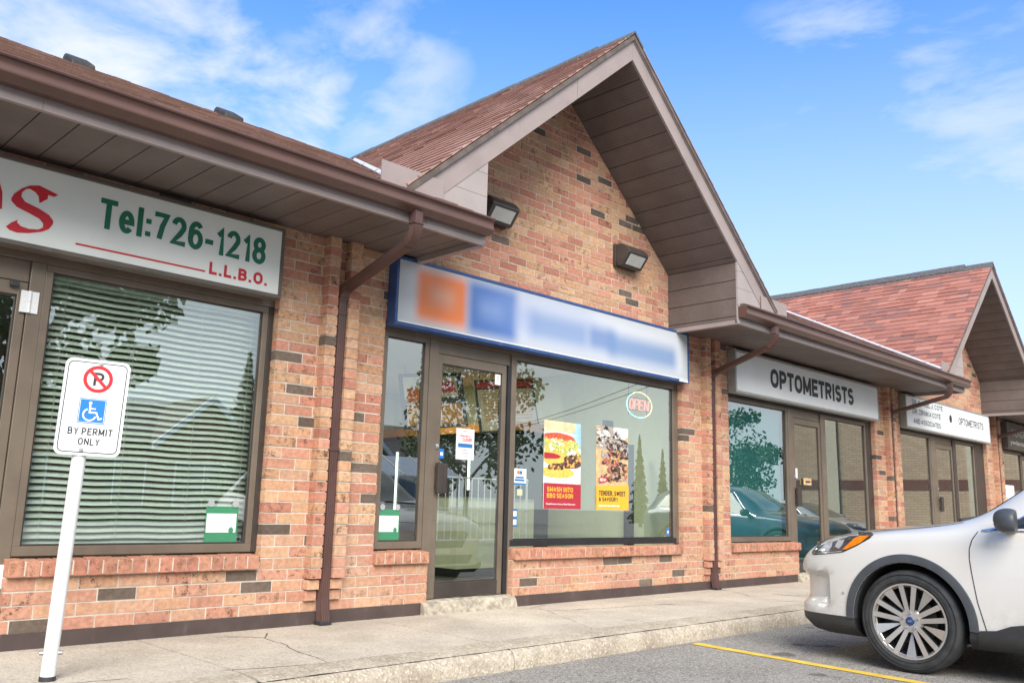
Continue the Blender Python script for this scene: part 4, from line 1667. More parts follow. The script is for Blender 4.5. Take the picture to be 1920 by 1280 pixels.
def box_sign(x0, x1, z0, z1, label, frame_mat, panel_mat, rim=0.03, depth=0.13, y_back=-0.006):
    t = thing('shop_sign', label, 'sign', ((x0+x1)/2, 0, z0), 'box signs above the storefronts')
    mb = MB()
    yf, yb = SY, y_back
    mb.box(x0, x1, yf, yb, z0, z0+rim)
    mb.box(x0, x1, yf, yb, z1-rim, z1)
    mb.box(x0, x0+rim, yf+0.001, yb-0.001, z0+rim, z1-rim)
    mb.box(x1-rim, x1, yf+0.001, yb-0.001, z0+rim, z1-rim)
    mb.box(x0+rim, x1-rim, yb-0.02, yb-0.002, z0+rim, z1-rim)
    mb.build('cabinet', frame_mat, t, bevel=0.004)
    p = MB()
    p.box(x0+rim+0.001, x1-rim-0.001, yf+0.006, yf+0.012, z0+rim+0.001, z1-rim-0.001)
    pan = p.build('panel', panel_mat, t)
    return t, pan


LY = SY+0.004
t, pan = box_sign(-1.09, 3.33, 2.435, 2.990, 'white sign with green telephone number, red curly letters and bronze frame', 'sign_frame_bronze', 'sign_panel', 0.028)
mb = MB()
block(mb, 'Tel:726-1218', 1.955, 3.175, 2.665, 2.872, LY, 0, w=0.175, gap=0.11)
mb.build('lettering', 'vinyl_green', t)
mb = MB()
S_ = [(1.691, 2.815), (1.669, 2.796), (1.633, 2.799), (1.632, 2.772), (1.589, 2.732), (1.58, 2.776), (1.558, 2.797), (1.526, 2.809), (1.504, 2.803), (1.484, 2.776), (1.482, 2.749), (1.506, 2.72), (1.593, 2.696), (1.651, 2.671), (1.681, 2.639), (1.681, 2.617), (1.662, 2.581), (1.625, 2.554), (1.551, 2.527), (1.484, 2.514), (1.439, 2.522), (1.42, 2.538), (1.448, 2.571), (1.48, 2.595), (1.477, 2.578), (1.502, 2.559), (1.548, 2.553), (1.601, 2.562), (1.626, 2.581), (1.626, 2.607), (1.601, 2.632), (1.544, 2.652), (1.466, 2.675), (1.432, 2.705), (1.429, 2.721), (1.441, 2.755), (1.481, 2.801), (1.524, 2.831), (1.576, 2.846), (1.641, 2.829)]
mb.prism_y(S_[::-1], LY-0.001, LY+0.001)
mb.prism_y([(1.330, 2.640), (1.386, 2.640), (1.376, 2.745), (1.350, 2.815), (1.300, 2.835), (1.240, 2.800), (1.240, 2.770), (1.300, 2.790), (1.325, 2.750)], LY-0.001, LY+0.001)
mb.prism_y([(1.17, 2.53), (1.23, 2.53), (1.225, 2.83), (1.165, 2.83)], LY-0.001, LY+0.001)
mb.build('curly_lettering', 'vinyl_red', t)
mb = MB()
block(mb, 'L.L.B.O.', 2.741, 3.205, 2.512, 2.602, LY, 0, w=0.23, gap=0.16)
mb.box(1.829, 2.712, LY-0.0005, LY+0.001, 2.518, 2.530)
mb.build('lettering', 'vinyl_red', t)

t, pan = box_sign(4.415, 8.835, 2.420, 3.030, 'long white sign with soft orange and blue squares in a blue frame', 'sign_frame_blue', 'sign_print_soft', 0.030)
pan.location = (4.445-6.625, 0, 0.03)
for v in pan.data.vertices:
    v.co.x += 6.625-4.445
    v.co.z -= 0.03
mb = MB()
mb.box(4.452, 8.80, SY+0.0005, SY+0.005, 2.452, 2.462)
mb.box(8.62, 8.80, SY-0.004, SY-0.001, 2.424, 2.446)
mb.build('retainer_strip', 'metal_white', t)

t, pan = box_sign(9.89, 14.31, 2.430, 2.995, 'white sign reading OPTOMETRISTS in bold black capitals', 'sign_frame_grey', 'sign_panel_white', 0.032)
mb = MB()
block(mb, 'OPTOMETRISTS', 10.79, 13.375, 2.597, 2.858, LY, 0, w=0.235, gap=0.085)
mb.build('lettering', 'vinyl_black', t)
t, pan = box_sign(15.45, 19.86, 2.425, 3.010, 'white sign naming two doctors and associates, a black dot and optometrists', 'sign_frame_grey', 'sign_panel_white', 0.032)
mb = MB()
block(mb, 'DR. DANIEL J. COTÉ', 15.75, 17.21, 2.858, 2.945, LY, 0, w=0.17)
block(mb, 'DR. ZRINKA COTÉ', 15.74, 17.08, 2.695, 2.785, LY, 0, w=0.17)
block(mb, 'AND ASSOCIATES', 15.765, 17.06, 2.525, 2.615, LY, 0, w=0.17)
block(mb, 'OPTOMETRISTS', 18.03, 19.45, 2.685, 2.82, LY, 0, w=0.15)
mb.prism_y([(17.60+0.065*math.cos(-a*math.pi/12), 2.755+0.075*math.sin(-a*math.pi/12)) for a in range(24)], LY-0.001, LY+0.001)
mb.build('lettering', 'vinyl_black', t)
t, pan = box_sign(21.0, 25.4, 2.420, 2.990, 'dark brown sign with white lettering at the far right end', 'sign_frame_bronze', 'sign_panel_dark', 0.032)
mb = MB()
block(mb, 'YONGE', 21.33, 22.35, 2.70, 2.86, LY, 0, w=0.14)
mb.build('lettering', 'vinyl_white', t)
mb = MB()
lettering(mb, 'ywdental.com', 21.18, 22.85, 2.49, 2.62, LY, 0, bold=0.006)
mb.build('lettering', 'vinyl_white', t)

# ================================================================== WALL LAMPS
def wall_lamp(x0, label):
    w = 0.36
    z0, z1 = 3.615, 3.865
    t = thing('wall_lamp', label, 'wall lamp', (x0+w/2, 0, z0), 'wall pack lamps on the gable brickwork')
    b = MB()
    b.box(x0-0.006, x0+w+0.006, -0.045, -0.002, z0-0.006, z1+0.004)
    b.build('back_box', 'lamp_bronze', t, bevel=0.006)
    h = MB()
    # side profile (y,z): rounded top, sloping glazed front, narrow underside
    pr = [(-0.046, z0+0.005), (-0.095, z0-0.012), (-0.128, z0-0.005), (-0.235, z0+0.132), (-0.232, z0+0.150), (-0.205, z0+0.190), (-0.165, z0+0.225), (-0.115, z0+0.245), (-0.046, z0+0.247)]
    h.prism_x(pr[::-1], x0, x0+w)
    hs = h.build('housing', 'lamp_bronze', t, bevel=0.008)
    g = MB()
    d = Vector((0, -0.235+0.128, 0.137)).normalized()
    n = Vector((0, -d.z, d.y)).normalized()
    if n.z > 0:
        n = -n
    a = Vector((0, -0.128, z0-0.005))+d*0.022
    c = Vector((0, -0.235, z0+0.132))-d*0.022
    o = n*0.0045
    o2 = n*-0.004
    x1 = x0+w-0.045
    xa = x0+0.045
    P = [Vector((xa, 0, 0))+a+o, Vector((x1, 0, 0))+a+o, Vector((x1, 0, 0))+c+o, Vector((xa, 0, 0))+c+o]
    g.add(P+[p-o+o2 for p in P], [(0, 1, 2, 3), (7, 6, 5, 4), (0, 4, 5, 1), (1, 5, 6, 2), (2, 6, 7, 3), (3, 7, 4, 0)])
    g.build('lens', 'lamp_lens', t)
    s = MB()
    s.tube([(x0-0.008, -0.055, z0+0.03), (x0+0.002, -0.055, z0+0.03)], 0.008, 8)
    s.build('screw', 'black_plastic', t)


wall_lamp(5.42, 'dark bronze wall lamp half hidden behind the left gable return')
wall_lamp(7.52, 'dark bronze wall lamp in full view beside the right gable soffit')
wall_lamp(16.62, 'dark bronze wall lamp on the far second gable')

# ================================================================== PARKING SIGN
PS = Vector((1.659, -1.037, 0.0))
t = thing('parking_sign', 'white no parking by permit only sign on a leaning white post', 'sign', PS)
zax = Vector((0.028, -0.006, 1.13)).normalized()
face = Vector((-math.sin(rad(17)), -math.cos(rad(17)), 0))
face = (face-zax*face.dot(zax)).normalized()       # towards the viewer
xax = (-face).cross(zax).normalized()
if xax.x < 0:
    xax = -xax
yax = zax.cross(xax)
t.matrix_world = Matrix(((xax.x, yax.x, zax.x, PS.x), (xax.y, yax.y, zax.y, PS.y), (xax.z, yax.z, zax.z, PS.z), (0, 0, 0, 1)))
mb = MB()
mb.lathe([(0.018, 0.0), (0.018, 0.0355), (1.30, 0.0355), (1.30, 0.0)], 'z', 28)
post = mb.build('post', 'post_white', t, smooth=True, local=True)
mb = MB()
mb.lathe([(-0.03, 0.0), (-0.03, 0.040), (0.0, 0.040), (0.020, 0.0395), (0.022, 0.037), (0.022, 0.0)], 'z', 24)
mb.build('base_sleeve', 'black_plastic', t, smooth=True, local=True)
mb = MB()
for s in (-1, 1):
    mb.lathe([(0.032*s, 0.0), (0.032*s, 0.012), (0.052*s, 0.011), (0.055*s, 0.006), (0.055*s, 0.0)], 'x', 10, (0, -0.005, 0.135))
mb.build('bolt', 'bolt_steel', post, smooth=True, local=True)
# plate: its own x is measured from the post axis
PX0, PX1, PZ0, PZ1 = -0.128, 0.192, 1.135, 1.648
PCX = (PX0+PX1)/2
yp = -0.040
mb = MB()
mb.prism_y(rrect(PX0, PX1, PZ0, PZ1, 0.036, 6), yp-0.0025, yp+0.0005)
plate = mb.build('plate', 'plate_white', t, local=True)


def band(mb, outer, inner, y, th, mi=0):
    n = len(outer)
    mb.add([(x, y, z) for x, z in outer]+[(x, y, z) for x, z in inner], [(i, (i+1) % n, (i+1) % n+n, i+n) for i in range(n)], mi)


def circ(cx, cz, rx, rz, n=40):
    return [(cx+rx*math.cos(2*math.pi*i/n), cz+rz*math.sin(2*math.pi*i/n)) for i in range(n)]


yq = yp-0.0035
mb = MB()
band(mb, rrect(PX0+0.014, PX1-0.014, PZ0+0.014, PZ1-0.014, 0.028, 6), rrect(PX0+0.019, PX1-0.019, PZ0+0.019, PZ1-0.019, 0.024, 6), yq, 0)
block(mb, 'BY PERMIT', PCX-0.105, PCX+0.112, 1.243, 1.281, yq, 0, w=0.17)
block(mb, 'ONLY', PCX-0.050, PCX+0.056, 1.190, 1.227, yq, 0, w=0.17)
mb.build('lettering', 'vinyl_black', plate, local=True)
CX, CZ, RO, RI = PCX+0.006, 1.545, 0.073, 0.055
mb = MB()
block(mb, 'P', CX-0.022, CX+0.030, CZ-0.036, CZ+0.036, yq, 0, w=0.19)
mb.build('letter', 'vinyl_black', plate, local=True)
mb = MB()
band(mb, circ(CX, CZ, RO, RO), circ(CX, CZ, RI, RI), yq-0.001, 0)
dx, dz, hw = 0.7071*0.058, 0.7071*0.058, 0.0085*0.7071
mb.add([(CX-dx-hw, yq-0.0008, CZ+dz-hw), (CX-dx+hw, yq-0.0008, CZ+dz+hw), (CX+dx+hw, yq-0.0008, CZ-dz+hw), (CX+dx-hw, yq-0.0008, CZ-dz-hw)], [(0, 1, 2, 3)])
mb.build('prohibition_ring', 'sign_red', plate, local=True)
BXc, BZc, BH = PCX-0.002, 1.372, 0.067
mb = MB()
mb.add([(BXc-BH, yq, BZc-BH), (BXc+BH, yq, BZc-BH), (BXc+BH, yq, BZc+BH), (BXc-BH, yq, BZc+BH)], [(0, 1, 2, 3)])
sq = mb.build('wheelchair_panel', 'sign_blue', plate, local=True)
mb = MB()
y2 = yq-0.0008
o_ = [(BXc-BH+0.004, BZc-BH+0.004), (BXc+BH-0.004, BZc-BH+0.004), (BXc+BH-0.004, BZc+BH-0.004), (BXc-BH+0.004, BZc+BH-0.004)]
i_ = [(BXc-BH+0.0065, BZc-BH+0.0065), (BXc+BH-0.0065, BZc-BH+0.0065), (BXc+BH-0.0065, BZc+BH-0.0065), (BXc-BH+0.0065, BZc+BH-0.0065)]
band(mb, o_, i_, y2, 0)
mb.add([(x, y2, z) for x, z in circ(BXc-0.012, BZc+0.042, 0.0085, 0.0085, 20)], [list(range(20))])


def stroke(mb, pts, w, y):
    for (xa, za), (xb, zb) in zip(pts[:-1], pts[1:]):
        d = Vector((xb-xa, 0, zb-za)).normalized()
        n_ = Vector((-d.z, 0, d.x))*w/2
        e_ = d*w*0.35
        a_, b_ = Vector((xa, y, za))-e_, Vector((xb, y, zb))+e_
        mb.add([a_-n_, b_-n_, b_+n_, a_+n_], [(0, 1, 2, 3)])
        y -= 0.00008


stroke(mb, [(BXc-0.012, BZc+0.030), (BXc-0.011, BZc-0.008)], 0.009, y2)
stroke(mb, [(BXc-0.011, BZc-0.008), (BXc+0.022, BZc-0.008), (BXc+0.036, BZc-0.042), (BXc+0.050, BZc-0.037)], 0.0085, y2-0.0002)
stroke(mb, [(BXc-0.011, BZc+0.012), (BXc+0.014, BZc+0.012)], 0.007, y2-0.0006)
arc = [(BXc-0.010+0.031*math.cos(rad(a)), BZc-0.020+0.031*math.sin(rad(a))) for a in range(118, 352, 13)]
stroke(mb, arc, 0.008, y2-0.0008)
mb.build('wheelchair_symbol', 'vinyl_white', sq, local=True)
for z in (1.628, 1.164):
    mb = MB()
    mb.lathe([(yp-0.003, 0.012), (yp-0.006, 0.0115), (yp-0.0062, 0.006), (yp-0.010, 0.0055), (yp-0.010, 0.0)], 'y', 16, (PCX-0.028 if z < 1.5 else PCX+0.012, 0, z))
    mb.build('bolt', 'bolt_steel', plate, smooth=True, local=True)

# ================================================================== PAPERS AND POSTERS ON THE GLASS
PY = 0.0935


def paper(name, label, cat, x0, x1, z0, z1, mat, y=PY, group=None):
    t = thing(name, label, cat, ((x0+x1)/2, y, z0), group)
    mb = MB()
    mb.box(x0, x1, y, y+0.0015, z0, z1)
    mb.build('sheet', mat, t)
    return t


def poly(t, name, mat, pts, y):
    mb = MB()
    mb.prism_y(pts, y-0.0006, y)
    return mb.build(name, mat, t)


def blob(cx, cz, rx, rz, seed, n=26, amp=0.12):
    r = random.Random(seed)
    ph = [r.uniform(0, 6.28) for _ in range(4)]
    out = []
    for i in range(n):
        a = -2*math.pi*i/n
        k_ = 1+amp*(math.sin(2*a+ph[0])*0.5+math.sin(3*a+ph[1])*0.4+math.sin(7*a+ph[2])*0.3+math.sin(11*a+ph[3])*0.2)
        out.append((cx+rx*k_*math.cos(a), cz+rz*k_*math.sin(a)))
    return out[::-1]


def clip(pts, x0, x1, z0, z1):
    return [(min(max(x, x0), x1), min(max(z, z0), z1)) for x, z in pts]


px0, px1, pz0, pz1 = 6.535, 7.105, 0.912, 1.800
t = paper('poster', 'tall burger poster with maroon base reading SMASH INTO BBQ SEASON', 'poster', px0, px1, pz0, pz1, 'paper_white', group='food posters in the shop window')


def PB(pts, name, mat, y):
    return poly(t, name, mat, clip([(px0+u*(px1-px0), pz1-v*(pz1-pz0)) for u, v in pts], px0, px1, pz0, pz1), y)


def bl(u, v, ru, rv, seed, amp=0.12):
    return blob(u, v, ru, rv, seed, 30, amp)[::-1]


def specks(t, name, mats, regs, y, seed):
    """many small irregular flecks of colour that make up one printed food texture"""
    r = random.Random(seed)
    mb = MB()
    k_ = 0
    for u, v, ru, rv, n, sz, tilt in regs:
        for _ in range(n):
            a, q = r.uniform(0, 6.28), math.sqrt(r.random())
            cu, cv = u+ru*q*math.cos(a), v+rv*q*math.sin(a)+tilt*ru*q*math.cos(a)
            b = blob(cu, cv, sz*r.uniform(0.5, 1.5), sz*0.42*r.uniform(0.5, 1.4), r.randrange(9999), 9, 0.35)[::-1]
            p = clip([(px0+uu*(px1-px0), pz1-vv*(pz1-pz0)) for uu, vv in b], px0, px1, pz0, pz1)
            mb.add([(x, y-0.000012*k_, z) for x, z in p], [list(range(len(p)))], r.randrange(len(mats)))
            k_ += 1
    return mb.build(name, mats, t)


PB([(0.0, 0.0), (1, 0.0), (1, 0.30), (0, 0.30)][::-1], 'sky_print', 'print_sky', PY-0.0004)
PB([(0.0, 0.60), (1, 0.60), (1, 0.72), (0, 0.72)][::-1], 'paper_print', 'print_pale', PY-0.0006)
PB(bl(0.36, 0.040, 0.50, 0.125, 1, 0.02), 'bun_print', 'food_bun', PY-0.0012)
PB(bl(0.38, 0.190, 0.46, 0.055, 2, 0.08), 'tomato_print', 'food_tomato', PY-0.0018)
PB(bl(0.40, 0.145, 0.46, 0.030, 22, 0.06), 'onion_ring_print', 'print_pale', PY-0.0016)
PB(bl(0.36, 0.585, 0.44, 0.070, 8, 0.05), 'lower_bun_print', 'food_cheese', PY-0.0024)
PB(bl(0.44, 0.400, 0.56, 0.115, 5, 0.10), 'cheese_print', 'food_cheese', PY-0.0030)
PB(bl(0.12, 0.405, 0.30, 0.036, 4, 0.10), 'onion_print', 'print_maroon', PY-0.0036)
PB(bl(0.78, 0.44, 0.26, 0.085, 6, 0.14), 'patty_print', 'food_meat', PY-0.0042)
PB(bl(0.42, 0.515, 0.30, 0.030, 7, 0.2), 'bacon_print', 'food_meat', PY-0.0048)
specks(t, 'lettuce_print', ['food_lettuce', 'print_pale', 'food_cheese', 'food_lettuce'], [(0.42, 0.275, 0.48, 0.060, 90, 0.075, 0.0), (0.60, 0.33, 0.35, 0.04, 40, 0.06, 0.1)], PY-0.0052, 41)
specks(t, 'char_print', ['food_meat', 'food_bun_dark', 'menu_dark'], [(0.78, 0.44, 0.24, 0.07, 70, 0.045, -0.1), (0.42, 0.515, 0.30, 0.025, 50, 0.04, -0.1)], PY-0.0062, 42)
PB([(0, 0.715), (1, 0.715), (1, 1.0), (0, 1.0)][::-1], 'caption_band', 'print_maroon', PY-0.0076)
mb = MB()
block(mb, 'SMASH INTO', px0+0.045, px0+0.445, 1.080, 1.130, PY-0.0087, 0, w=0.22, gap=0.12)
block(mb, 'BBQ SEASON', px0+0.045, px0+0.445, 1.018, 1.066, PY-0.0087, 0, w=0.22, gap=0.12)
mb.build('lettering', 'print_yellow', t)
mb = MB()
lettering(mb, 'Steakhouse Angus Beef Burgers', px0+0.035, px0+0.48, 0.945, 0.968, PY-0.0087, 0, bold=0.015)
mb.build('lettering', 'vinyl_white', t)

px0, px1, pz0, pz1 = 7.362, 7.920, 0.912, 1.812
t = paper('poster', 'tall sliced steak poster with yellow base reading TENDER, SWEET AND SAVOURY', 'poster', px0, px1, pz0, pz1, 'food_board', group='food posters in the shop window')
PB(bl(0.30, 0.13, 0.50, 0.15, 11, 0.10), 'salt_print', 'food_crust', PY-0.0004)
PB(bl(0.78, 0.05, 0.26, 0.10, 12, 0.1), 'plate_print', 'print_pale', PY-0.0010)
PB(bl(0.70, 0.245, 0.36, 0.11, 13, 0.12), 'steak_print', 'food_meat', PY-0.0016)
PB(bl(0.70, 0.325, 0.32, 0.050, 14, 0.12), 'pink_centre_print', 'food_meat_pink', PY-0.0022)
specks(t, 'herb_crust_print', ['food_crust', 'print_pale', 'print_grey', 'menu_dark'], [(0.30, 0.13, 0.42, 0.12, 120, 0.045, 0.0)], PY-0.0028, 43)
specks(t, 'char_print', ['food_meat', 'food_crust', 'menu_dark', 'print_grey'], [(0.70, 0.235, 0.34, 0.09, 110, 0.05, 0.12), (0.28, 0.36, 0.12, 0.03, 15, 0.06, 0.3)], PY-0.0042, 44)
specks(t, 'slices_print', ['food_meat', 'menu_dark', 'food_meat_pink', 'food_crust', 'food_bun_dark'], [(0.52, 0.440, 0.36, 0.030, 75, 0.055, 0.06), (0.66, 0.520, 0.32, 0.028, 70, 0.055, -0.04), (0.55, 0.610, 0.38, 0.032, 85, 0.055, -0.03), (0.72, 0.34, 0.26, 0.035, 40, 0.04, 0.1)], PY-0.0056, 45)
PB([(0, 0.725), (1, 0.700), (1, 1.0), (0, 1.0)][::-1], 'caption_band', 'print_yellow', PY-0.0076)
PB([(0.06, 0.625), (0.30, 0.605), (0.32, 0.665), (0.08, 0.69)][::-1], 'badge', 'print_red', PY-0.0084)
mb = MB()
block(mb, 'NEW!', px0+0.055, px0+0.160, 1.213, 1.247, PY-0.0094, 0, w=0.2)
mb.build('lettering', 'vinyl_white', t)
mb = MB()
x = px0+0.04
for w_ in (0.070, 0.045, 0.060, 0.080, 0.050):
    mb.box(x, x+w_, PY-0.0089, PY-0.0082, 0.948, 0.962)
    x += w_+0.012
mb.build('small_print', 'vinyl_white', t)
mb = MB()
block(mb, 'TENDER, SWEET', px0+0.04, px0+0.50, 1.062, 1.115, PY-0.0087, 0, w=0.22, gap=0.12)
block(mb, '& SAVOURY', px0+0.04, px0+0.37, 1.000, 1.048, PY-0.0087, 0, w=0.22, gap=0.12)
mb.build('lettering', 'menu_dark', t)


def certificate(x0, x1, z0, z1, label):
    t = paper('certificate', label, 'certificate', x0, x1, z0, z1, 'paper_green', group='green certificates stuck inside the glass')
    mb = MB()
    h = z1-z0
    mb.box(x0+0.03*(x1-x0), x1-0.05*(x1-x0), PY-0.0012, PY-0.0003, z0+0.28*h, z0+0.80*h)
    mb.build('white_panel', 'paper_white', t)
    mb = MB()
    for q in range(5):
        mb.box(x0+0.09*(x1-x0), x1-(0.16+0.1*(q % 2))*(x1-x0), PY-0.0018, PY-0.0013, z0+(0.72-q*0.075)*h, z0+(0.733-q*0.075)*h)
    mb.build('printed_line', 'print_grey', t)
    mb = MB()
    mb.prism_y(circ(x1-0.20*(x1-x0), z0+0.34*h, 0.02, 0.02, 18)[::-1], PY-0.0026, PY-0.0019)
    mb.build('seal', 'paper_green', t)
    for x in (x0+0.03, x1-0.03):
        mb = MB()
        mb.lathe([(PY-0.008, 0.0), (PY-0.008, 0.026), (PY-0.004, 0.022), (PY+0.006, 0.008), (PY+0.006, 0.0)], 'y', 18, (x, 0, z1+0.02))
        mb.build('suction_cup', 'print_grey', t, smooth=True)


certificate(2.985, 3.235, 0.615, 0.872, 'green certificate with white panel in the corner of the blind window')
certificate(4.515, 4.735, 0.615, 0.872, 'green certificate low in the narrow pane left of the door')

NX = 0.103
t = paper('notice', 'white closed notice with red heading and blue bar taped inside the door', 'notice', 5.350, 5.572, 1.338, 1.622, 'paper_white')
mb = MB()
block(mb, 'CLOSED', 5.425, 5.540, 1.505, 1.538, PY-0.0012, 0, w=0.2)
block(mb, 'PERMANENTLY', 5.392, 5.533, 1.545, 1.563, PY-0.0012, 0, w=0.18)
mb.build('lettering', 'print_red', t)
mb = MB()
mb.box(5.372, 5.552, PY-0.0012, PY-0.0004, 1.448, 1.485)
mb.build('blue_bar', 'paper_blue', t)
mb = MB()
for z, a, b in ((1.42, 5.43, 5.49), (1.395, 5.42, 5.50), (1.37, 5.43, 5.49), (1.595, 5.43, 5.49)):
    mb.box(a, b, PY-0.0012, PY-0.0004, z, z+0.008)
mb.build('printed_line', 'print_grey', t)
t = paper('notice', 'small white label at the top right corner of the door glass', 'label', 5.822, 5.896, 2.080, 2.185, 'paper_white')
mb = MB()
for q in range(3):
    mb.box(5.838, 5.880, PY-0.0012, PY-0.0004, 2.115+q*0.02, 2.119+q*0.02)
mb.build('printed_line', 'print_grey', t)
t = paper('card', 'white and blue card with orange and blue squares beside the door hinge', 'card', 6.100, 6.285, 1.130, 1.290, 'paper_white')
mb = MB()
mb.box(6.155, 6.190, PY-0.0012, PY-0.0004, 1.235, 1.268)
mb.build('orange_square', 'print_orange', t)
mb = MB()
mb.box(6.192, 6.227, PY-0.0012, PY-0.0004, 1.235, 1.268)
mb.box(6.102, 6.283, PY-0.0012, PY-0.0004, 1.132, 1.150)
mb.box(6.135, 6.250, PY-0.0012, PY-0.0004, 1.195, 1.212)
mb.box(6.125, 6.260, PY-0.0012, PY-0.0004, 1.168, 1.188)
mb.build('blue_print', 'paper_blue', t)
t = paper('sticker', 'pale green square sticker under the white and blue card', 'sticker', 6.160, 6.235, 1.030, 1.090, 'wall_lime')
t = paper('sticker', 'dark payment sticker low in the large window beside the door', 'sticker', 6.105, 6.170, 0.73, 0.90, 'paper_blue')
mb = MB()
mb.box(6.115, 6.160, PY-0.0012, PY-0.0004, 0.75, 0.80)
mb.box(6.115, 6.160, PY-0.0012, PY-0.0004, 0.83, 0.88)
mb.build('white_print', 'paper_white', t)
t = paper('sticker', 'blue security sticker in the lower right corner of the poster window', 'sticker', 8.655, 8.705, 0.635, 0.715, 'sign_blue')
mb = MB()
mb.box(8.668, 8.692, PY-0.0012, PY-0.0004, 0.660, 0.690)
mb.build('white_print', 'paper_white', t)
t = paper('sticker', 'blue security sticker on the door glass above the handle', 'sticker', 5.150, 5.205, 1.335, 1.42, 'sign_blue')
mb = MB()
mb.box(5.162, 5.193, PY-0.0012, PY-0.0004, 1.36, 1.39)
mb.build('white_print', 'paper_white', t)
t = paper('notice', 'white notice on the optometrist door behind the lock', 'notice', 11.80, 11.88, 1.42, 1.56, 'paper_white')
t = paper('notice', 'white notice low in the dental office window at the far right', 'notice', 21.25, 21.95, 1.15, 1.65, 'paper_white')
mb = MB()
lettering(mb, 'HAI', 21.40, 21.80, 1.27, 1.38, PY-0.0012, 0, bold=0.02)
mb.build('lettering', 'print_maroon', t)

# neon sign
NY = 0.150
t = thing('neon_sign', 'lit neon OPEN sign in a coloured ring hanging in the poster window', 'neon sign', (8.205, NY, 1.96))


def arcpts(a0, a1, rx, rz, n=18):
    return [(8.205+rx*math.cos(rad(a0+(a1-a0)*i/n)), NY, 2.118+rz*math.sin(rad(a0+(a1-a0)*i/n))) for i in range(n+1)]


for a0, a1, mt in ((20, 118, 'neon_yellow'), (112, 205, 'neon_cyan'), (205, 300, 'neon_cyan'), (-62, 16, 'neon_yellow')):
    mb = MB()
    mb.tube(arcpts(a0, a1, 0.245 if a0 != 112 else 0.235, 0.148 if a0 != 112 else 0.140), 0.0055, 8, upv=Vector((0, 1, 0)))
    mb.build('ring_tube', mt, t, smooth=True)
cxs = [8.060, 8.155, 8.245, 8.345]
Z = 2.118
hw, hh = 0.036, 0.062
LET = [[[(hw*math.cos(rad(a)), hh*math.sin(rad(a))) for a in range(90, 451, 24)]],
       [[(-hw, -hh), (-hw, hh), (0.012, hh), (hw, hh*0.72), (hw, hh*0.25), (0.010, 0.0), (-hw, 0.0)]],
       [[(hw, hh), (-hw, hh), (-hw, -hh), (hw, -hh)], [(-hw, 0), (hw*0.7, 0)]],
       [[(-hw, -hh), (-hw, hh), (hw, -hh), (hw, hh)]]]
for c_, st in zip(cxs, LET):
    mb = MB()
    for s_ in st:
        for o_ in (-0.004, 0.004):
            mb.tube([(c_+x+z*0.12+o_, NY, Z+z*(1-abs(o_)*14)) for x, z in s_], 0.0030, 6, upv=Vector((0, 1, 0)))
    mb.build('letter_tube', 'neon_red', t, smooth=True)
mb = MB()
for z in (2.05, 2.19):
    mb.box(7.98, 8.43, NY+0.012, NY+0.018, z, z+0.008)
for x in (8.03, 8.38):
    mb.box(x, x+0.006, NY+0.019, NY+0.025, 1.99, 2.40)
mb.build('support_rod', 'black_plastic', t)

# ================================================================== CARS
def pchip(xs, ys, x):
    n = len(xs)
    if x <= xs[0]:
        return ys[0]
    if x >= xs[-1]:
        return ys[-1]
    h = [xs[i+1]-xs[i] for i in range(n-1)]
    d = [(ys[i+1]-ys[i])/h[i] for i in range(n-1)]
    m = [d[0]]
    for i in range(1, n-1):
        if d[i-1]*d[i] <= 0:
            m.append(0)
        else:
            w1, w2 = 2*h[i]+h[i-1], h[i]+2*h[i-1]
            m.append((w1+w2)/(w1/d[i-1]+w2/d[i]))
    m.append(d[-1])
    i = 0
    while x > xs[i+1]:
        i += 1
    t = (x-xs[i])/h[i]
    return (ys[i]*(1+2*t)*(1-t)**2+h[i]*m[i]*t*(1-t)**2+ys[i+1]*t*t*(3-2*t)+h[i]*m[i+1]*t*t*(t-1))


SUV = dict(
    u=[0.00, 0.05, 0.13, 0.33, 0.70, 1.05, 1.30, 1.75, 2.15, 2.70, 3.30, 3.90, 4.25, 4.45, 4.55, 4.59],
    zb=[.30, .24, .205, .19, .19, .20, .20, .20, .20, .20, .21, .23, .28, .33, .40, .45],
    hw=[.66, .765, .83, .895, .935, .943, .943, .94, .938, .936, .935, .93, .90, .86, .80, .70],
    zs=[.69, .745, .80, .87, .935, .965, .985, 1.0, 1.02, 1.05, 1.08, 1.11, 1.12, 1.10, 1.03, .95],
    ws=[.60, .70, .765, .835, .875, .89, .895, .90, .90, .90, .895, .87, .82, .78, .70, .6],
    zr=[.72, .78, .845, .915, .975, 1.015, 1.065, 1.33, 1.535, 1.60, 1.60, 1.54, 1.43, 1.20, 1.05, .97],
    wr=[.46, .55, .61, .66, .70, .71, .72, .67, .62, .61, .61, .59, .57, .60, .60, .5],
    zt=[.735, .80, .87, .945, 1.005, 1.04, 1.085, 1.38, 1.60, 1.67, 1.67, 1.60, 1.47, 1.22, 1.06, .98], length=4.59, wb=2.71, fw=0.92, wr_=0.35)


def make_sedan():
    s = {k_: (list(v) if isinstance(v, list) else v) for k_, v in SUV.items()}
    for k_ in ('zs', 'zr', 'zt'):
        s[k_] = [z*0.91 if z < 1.13 else 1.03+(z-1.13)*0.72 for z in s[k_]]
    return s


SEDAN = make_sedan()


